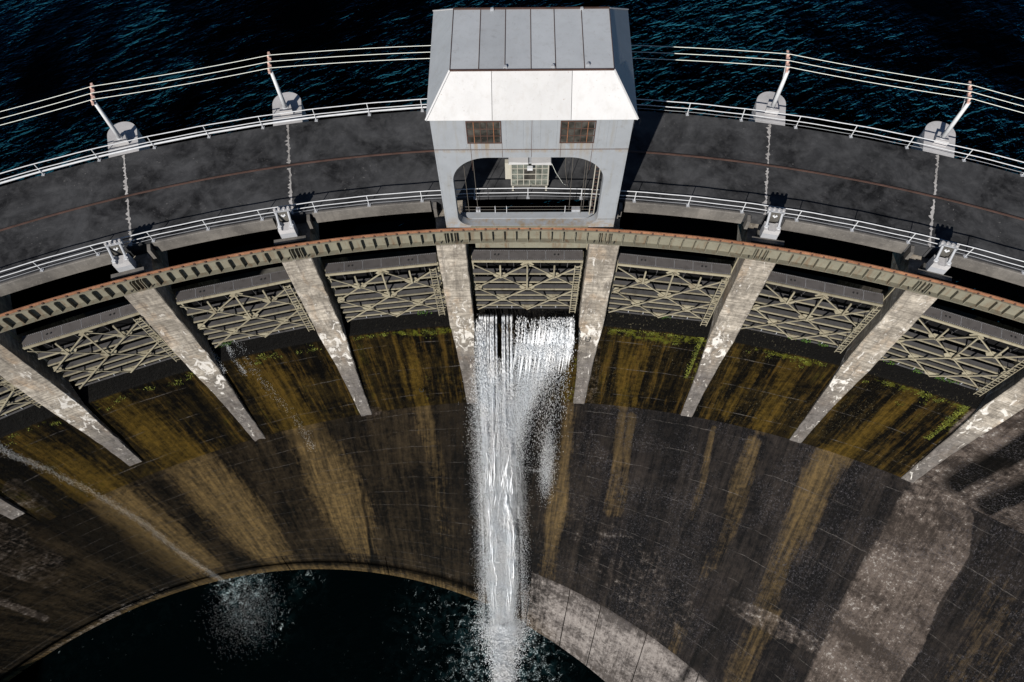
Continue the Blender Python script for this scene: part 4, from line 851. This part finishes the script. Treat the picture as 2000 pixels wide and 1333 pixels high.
pos, d = jet(n, s, c_ + np.clip(rng.normal(0, 0.52, n), -1.3, 1.3) * h_, rng.normal(0, 1, n) * np.interp(q, [0, .2, 1], [.03, .25, .5])); put(pos[keep], d[keep], rng.uniform(.05, .16, keep.sum()), rng.uniform(.015, .035, keep.sum()))
RIB_V, RIB_F = [], []
def ribbon(u0, qa, qb, wid, off, wob, absx=None, slant=0.0, drift=0.0):
    m = max(6, int((qb - qa) * 46)); q = np.linspace(qa, qb, m); c_, h_ = body(q); s_ = Z_GATE - .03 - q * (Z_GATE - Z_POOL - .05)
    ph = rng.uniform(0, 6.28, 2); x = (c_ + u0 * h_ if absx is None else absx + slant * (q - qa)) + wob * (np.sin(q * 23 + ph[0]) + .5 * np.sin(q * 61 + ph[1])) * np.clip(q * 4, 0, 1) * (1 + 2.2 * q) + drift * (q - qa)
    y = np.interp(-s_, -JL[:, 1], JL[:, 0]) + off * np.clip(q * 6, 0, 1); tt = np.linspace(0, 1, m)
    w = wid * (np.clip(tt * 6, .15, 1) * np.clip((1 - tt) * 3, .02, 1)) * (1 + .35 * np.sin(q * 70 + ph[1])); tw = rng.normal(0, .5)
    o = sum(len(v_) for v_ in RIB_V)
    RIB_V.append(np.stack([np.stack([x - w / 2, y - tw * w / 2, s_], -1), np.stack([x + w / 2, y + tw * w / 2, s_], -1)], 1).reshape(-1, 3))
    i = np.arange(m - 1) * 2 + o; RIB_F.append(np.stack([i, i + 1, i + 3, i + 2], -1))
for u0 in curt:
    for j in range(4): ribbon(u0 + rng.normal(0, .012), 0.0, rng.uniform(.08, .26), rng.uniform(.02, .06), rng.normal(0, .05), .02)
for j in range(150): qa = rng.uniform(.06, .5); ribbon(float(np.clip(rng.normal(0, .5), -1.25, 1.25)), qa, min(rng.uniform(.95, 1.0), qa + rng.uniform(.04, .26)), rng.uniform(.012, .045), rng.normal(0, .35), .05, drift=rng.normal(0, 1.1))
for j in range(110): qa = rng.uniform(.3, .85); ribbon(float(rng.choice([.52, -.55, .5]) + rng.normal(0, .16)), qa, min(rng.uniform(.96, 1), qa + rng.uniform(.05, .16)), rng.uniform(.03, .08), rng.normal(-.75, .2), .05)
for j in range(120): qa = rng.uniform(0.0, .02); ribbon(-.95 + abs(rng.normal(0, .10)), qa, qa + rng.uniform(.08, .24), rng.uniform(.03, .09), rng.normal(-.06, .05), .02)
for j in range(95): a_ = rng.uniform(0, 1); ribbon(0, rng.uniform(0, .035), rng.uniform(.045, .13) * (1.15 - .5 * a_), rng.uniform(.02, .07), rng.normal(0, .05), .02, absx=-.3 + 4.3 * a_ ** .7, slant=-5.0)
V_ = np.concatenate(RIB_V); F_ = np.concatenate(RIB_F); me = bpy.data.meshes.new('water_strands'); me.from_pydata(V_.tolist(), [], F_.tolist()); me.materials.append(MAT['drops']); strands = link('water_strands', me); tag(strands, 'long white strands of the fall pouring from the middle gate', 'waterfall', kind='stuff')
# two bright cords lower down
for c0, c1, sg, nn in ((-1.0, -1.2, .34, 19000), (-2.9, -2.6, .36, 15000), (-1.9, -1.8, .35, 6000)):
    s = -13 - 34.9 * rng.uniform(0, 1, nn) ** .72; q = (Z_GATE - s) / (Z_GATE - Z_POOL); x = c0 + (c1 - c0) * np.clip((q - .4) / .6, 0, 1) + rng.normal(0, sg, nn) * np.interp(q, [.4, 1], [.8, 1.25])
    pos, d = jet(nn, s, x, rng.normal(0, .22, nn) - 0.7 * np.clip((q - .1) / .6, 0, 1)); put(pos, d, rng.uniform(.09, .34, nn), rng.uniform(.018, .042, nn))
# left bright edge of the curtain
nn = 6000; s = Z_GATE - .15 - 14 * rng.uniform(0, 1, nn); q = (Z_GATE - s) / 38.3
pos, d = jet(nn, s, -2.85 + q * 1.2 + rng.normal(0, .16, nn), rng.normal(-.1, .1, nn)); put(pos, d, rng.uniform(.2, .6, nn), rng.uniform(.025, .06, nn))
# foamy spray that breaks over the sill on the other half and drifts across
nn = 24000; a = rng.uniform(0, 1, nn); b = rng.uniform(0, 1, nn) ** 0.8
x0 = -0.35 + 4.3 * a ** 1.15; zend = -11.0 - 15 * (1 - a) * b - 2.0 * b; x = x0 + (-1.3 - x0) * np.clip(b * 1.1, 0, 1) ** 1.4 * .75 + rng.normal(0, 1, nn) * (.12 + .55 * b)
pos, d = jet(nn, np.minimum(zend + rng.normal(0, .4, nn), Z_GATE - .1), x, rng.normal(.1, .2, nn)); d[:, 0] -= 0.25; put(pos, d, rng.uniform(.05, .2, nn), rng.uniform(.016, .038, nn))
nn = 9000; x = rng.uniform(-.3, 4.0, nn); zz = np.where(rng.uniform(0, 1, nn) < .5, rng.normal(-11.45, .28, nn), rng.uniform(-11.4, -9.85, nn)); keep = rng.uniform(0, 1, nn) < np.where(zz > -11, np.interp(x, [-.3, 1.0, 2.2, 4], [.35, .2, .7, 1]), np.interp(x, [-.3, 2.4, 3.3, 4.0], [1, 1, .4, .1]))
pos, d = jet(nn, np.minimum(zz, Z_GATE - .1), x, rng.normal(.05, .08, nn)); put(pos[keep], d[keep], rng.uniform(.08, .3, keep.sum()), rng.uniform(.03, .07, keep.sum()))
nn = 4200; x = rng.triangular(-.6, 2.2, 4.1, nn); zz = -11.5 - rng.exponential(3.2, nn) * np.interp(x, [-.6, 1.5, 4.1], [1.6, 1.2, .7]); zz = np.maximum(zz, -26); pos, d = jet(nn, zz, x, rng.normal(.3, .1, nn)); put(pos, d, rng.uniform(.06, .3, nn), rng.uniform(.015, .035, nn))
# fine side spray
nn = 20000; s = zrand(nn, .8); q = (Z_GATE - s) / 38.3; sd = np.where(rng.uniform(0, 1, nn) < .55, -1, 1); x = -1.85 + sd * (np.interp(q, [0, .3, 1], [1.2, 1.5, 2.0]) + np.abs(rng.normal(0, .45, nn)) * np.interp(q, [0, .2, 1], [.2, 1, 1]))
pos, d = jet(nn, s, x, rng.normal(0, .5, nn)); put(pos, d, rng.uniform(.04, .16, nn), rng.uniform(.014, .032, nn))
# second thin plume beside it below the lip
nn = 5000; s = rng.normal(-26.5, 3.2, nn); s = np.clip(s, -40, -17); pos, d = jet(nn, s, 2.4 + rng.normal(0, .36, nn), rng.normal(1.0, .4, nn)); put(pos, d, rng.uniform(.05, .25, nn), rng.uniform(.015, .035, nn))
streaks('waterfall', np.concatenate(Ps), np.concatenate(Ds), np.concatenate(Ls), np.concatenate(Ws), 'white water falling from the middle gate down to the dark pool', 'waterfall')
# splash where it lands and the foam tail on the pool
nn = 24000; ang = rng.uniform(0, 2 * pi, nn); r = np.abs(rng.normal(0, 1.0, nn)); px0 = np.where(rng.uniform(0, 1, nn) < .55, -1.9, -1.75)
y0 = JL[-1, 0] - rng.uniform(-.8, 13.0, nn); tail = np.clip((JL[-1, 0] - y0) / 6, 0, 1)
x = px0 + rng.normal(0, 1, nn) * (1.25 - .8 * tail); z = Z_POOL + np.abs(rng.normal(0, .5, nn)) * (1 - .7 * tail) + .02
streaks('splash', np.stack([x, y0, z], -1), np.stack([rng.normal(0, .6, nn), rng.normal(-.5, .5, nn), rng.normal(.2, .6, nn)], -1), rng.uniform(.05, .3, nn), rng.uniform(.03, .09, nn), 'white splash and foam where the falling water meets the pool', 'splash')
nn = 9000; a = rng.uniform(0, 2 * pi, nn); r = np.abs(rng.normal(0, .9, nn)); hgt = rng.exponential(.55, nn) * np.exp(-r * .45)
streaks('splash', np.stack([-1.9 + r * np.cos(a) * 1.35, JL[-1, 0] - .2 + r * np.sin(a) * .9, Z_POOL + .05 + hgt], -1), np.stack([np.cos(a) * .6, np.sin(a) * .5, rng.normal(.7, .4, nn)], -1), rng.uniform(.06, .35, nn), rng.uniform(.02, .06, nn), 'white crown of spray thrown up at the foot of the fall', 'splash')
nn = 26000; u = rng.uniform(0, 13, nn); streaks('foam', np.stack([-1.75 - .01 * u + rng.normal(0, 1, nn) * np.interp(u, [0, 3, 13], [.75, .36, .40]), JL[-1, 0] - u, Z_POOL + .01 + np.abs(rng.normal(0, .07, nn))], -1), np.stack([rng.normal(0, .3, nn), np.full(nn, -1.), np.zeros(nn)], -1), rng.uniform(.08, .35, nn), rng.uniform(.03, .09, nn), 'bright tail of foam drifting away from the foot of the fall', 'foam')
# trickles leaking down the faces
def trickle(name, strokes, n, label):
    pp, dd = [], []
    for pl, wd in strokes:
        pl = np.array(pl, float)
        for i in range(len(pl) - 1):
            m = n // (len(pl) - 1); t = rng.uniform(0, 1, m)[:, None]; a = pl[i] * (1 - t) + pl[i + 1] * t
            pp.append(a + rng.normal(0, 1, (m, 3)) * wd); dd.append(np.repeat((pl[i + 1] - pl[i])[None], m, 0))
    pp = np.concatenate(pp); dd = np.concatenate(dd); k = len(pp)
    streaks(name, pp, dd, rng.uniform(.03, .18, k), rng.uniform(.008, .022, k), label, 'trickle')
def LP(th, v, o): p = lower_pt(np.array([th]), np.array([v]), o)[0]; return tuple(p)
trickle('trickle', [([P(79.2, -28.0, -9.9), P(78.3, -28.0, -13), P(77.9, -27.6, -16.5), P(76.8, -27.0, -22.8), LP(-26.6, .25, .3), LP(-26.6, .55, .35), LP(-26.4, .8, .3), LP(-26.0, 1.0, .45)], (.22, .12, .26))], 6000, 'thin white trickle running down the algae streak beyond the piers')
trickle('trickle', [([P(79.2, -14.9, -9.9), P(78.3, -14.9, -13), P(77.7, -14.6, -18), P(76.8, -14.2, -22.8), LP(-14.0, .12, .3)], (.22, .1, .14)), ([P(79.2, -15.5, -9.9), P(78.3, -15.4, -13.5)], (.1, .1, .1)), ([P(79.2, -16.4, -9.9), P(78.4, -16.3, -12.5)], (.12, .1, .1))], 650, 'faint trickle below the closed gate with wet sill')
# mist hanging where the long trickle reaches the pool
nn = 5000; t = LP(-25.5, 1.0, 1.5); pos = np.stack([t[0] + 1.8 + rng.normal(0, 1.8, nn), t[1] - 2.2 + rng.normal(0, 1.9, nn), Z_POOL + np.abs(rng.normal(.3, .5, nn))], -1)
streaks('spray', pos, rng.normal(0, 1, (nn, 3)), rng.uniform(.02, .05, nn), rng.uniform(.015, .03, nn), 'fine spray drifting over the pool where the trickle lands', 'spray')

def mat_mist(name, dens, colr, noise=None):
    m = bpy.data.materials.new(name); m.use_nodes = True; n = m.node_tree.nodes; l = m.node_tree.links; n.remove(n['Principled BSDF'])
    v = n.new('ShaderNodeVolumePrincipled'); v.inputs['Color'].default_value = (*colr, 1); v.inputs['Density'].default_value = dens; v.inputs['Anisotropy'].default_value = 0.1
    l.new(v.outputs[0], n['Material Output'].inputs['Volume']); return m
def mist_tube(name, ctr, rx, ry, mat, label):
    mb = MB(); n = 16
    for (x, y, z), a, b in zip(ctr, rx, ry):
        for k in range(n): t_ = 2 * pi * k / n; mb.v.append((x + a * cos(t_), y + b * sin(t_), z))
    m = len(ctr)
    for i in range(m - 1):
        for k in range(n): k2 = (k + 1) % n; mb.f.append((i * n + k, i * n + k2, (i + 1) * n + k2, (i + 1) * n + k))
    mb.f.append(tuple(range(n))); mb.f.append(tuple(range((m - 1) * n, m * n))[::-1]); o = mb.build(name, mat); tag(o, label, 'mist', kind='stuff'); return o
qq = np.linspace(.10, .985, 30); c_, h_ = body(qq); zz = Z_GATE - qq * (Z_GATE - Z_POOL); yy = np.interp(-zz, -JL[:, 1], JL[:, 0])
for sc, dn in ((1.15, .25), (.75, .6)):
    fade = np.clip((qq - .10) * 5, .12, 1); mist_tube('mist', list(zip(c_, yy - .12, zz)), h_ * sc * fade, np.interp(qq, [.1, .4, 1], [.25, .6, .75]) * sc, mat_mist('mist_air', dn, (.97, .98, 1.0)), 'soft white mist wrapped round the falling water')
# ------------------------------------------------------------------ moss and small plants on the ledges
def leaves(name, pts, size, mat, label):
    mb = MB()
    for p in pts:
        p = Vector(p); a = Vector(rng.normal(0, 1, 3)).normalized(); b = a.orthogonal().normalized(); s = size * rng.uniform(.5, 1.4)
        mb.add([p - a * s, p + b * s * .5, p + a * s, p - b * s * .5], [(0, 1, 2, 3)])
    o = mb.build(name, mat); tag(o, label, 'moss', kind='stuff'); return o
mp = []
for k in ks:
    for c in range(11):
        th = bay(k) + rng.uniform(-.34, .34) * DL; z = Z_CREST - abs(rng.normal(0, .8)) - .1; m = int(rng.integers(6, 34))
        if k == 0 and -3 < th < 3.0: continue
        for i in range(m): zz = z + rng.normal(0, .12); mp.append(P(lerp_tab(min(zz, Z_CREST), WALL) - 0.05, th + rng.normal(0, .12), zz))
for i in range(700): th = bay(1.5) - .72 - abs(rng.normal(0, .12)); z = Z_CREST - 6 * rng.uniform(0, 1) ** 1.5; mp.append(P(lerp_tab(z, WALL) - .06, th, z))
for i in range(900): th = bay(3.5) - .74 - abs(rng.normal(0, .16)); z = Z_CREST - 5.5 * rng.uniform(0, 1) ** 1.3 ; mp.append(P(lerp_tab(z, WALL) - .06, th, z))
leaves('moss', mp, 0.05, MAT['moss'], 'yellow green moss tufts along the wet ledge below the gates')
mp = []
for k, o_, in ((1, .3), (2, .0), (2, .8), (3, -1.9), (3, -.6), (3, .5), (3, 1.0), (-2, -2.0), (-1, 1.4), (2, 1.6)):
    th = bay(k) + o_
    for i in range(60): mp.append(P(78.98 + rng.normal(0, .08), th + rng.normal(0, .16), Z_GATE + .06 + abs(rng.normal(0, .1))))
leaves('plant', mp, 0.06, MAT['plant'], 'small green plants rooted on the gate sills')
# step irons in the pier and wall
for (R, th, z) in ((78.15, bay(.5) - .05, -12.6), (77.4, bay(-.95), -20.2)):
    x, y, _ = P(R - .12, th); r_ = MB().tube([(x - .16, y + .14, z + .28), (x - .16, y - .02, z + .25), (x - .15, y - .05, z), (x, y - .06, z - .1), (x + .15, y - .05, z), (x + .16, y - .02, z + .25), (x + .16, y + .14, z + .28)], .03, 6)
    r_.build('step_iron', MAT['black'], dam, True, True)
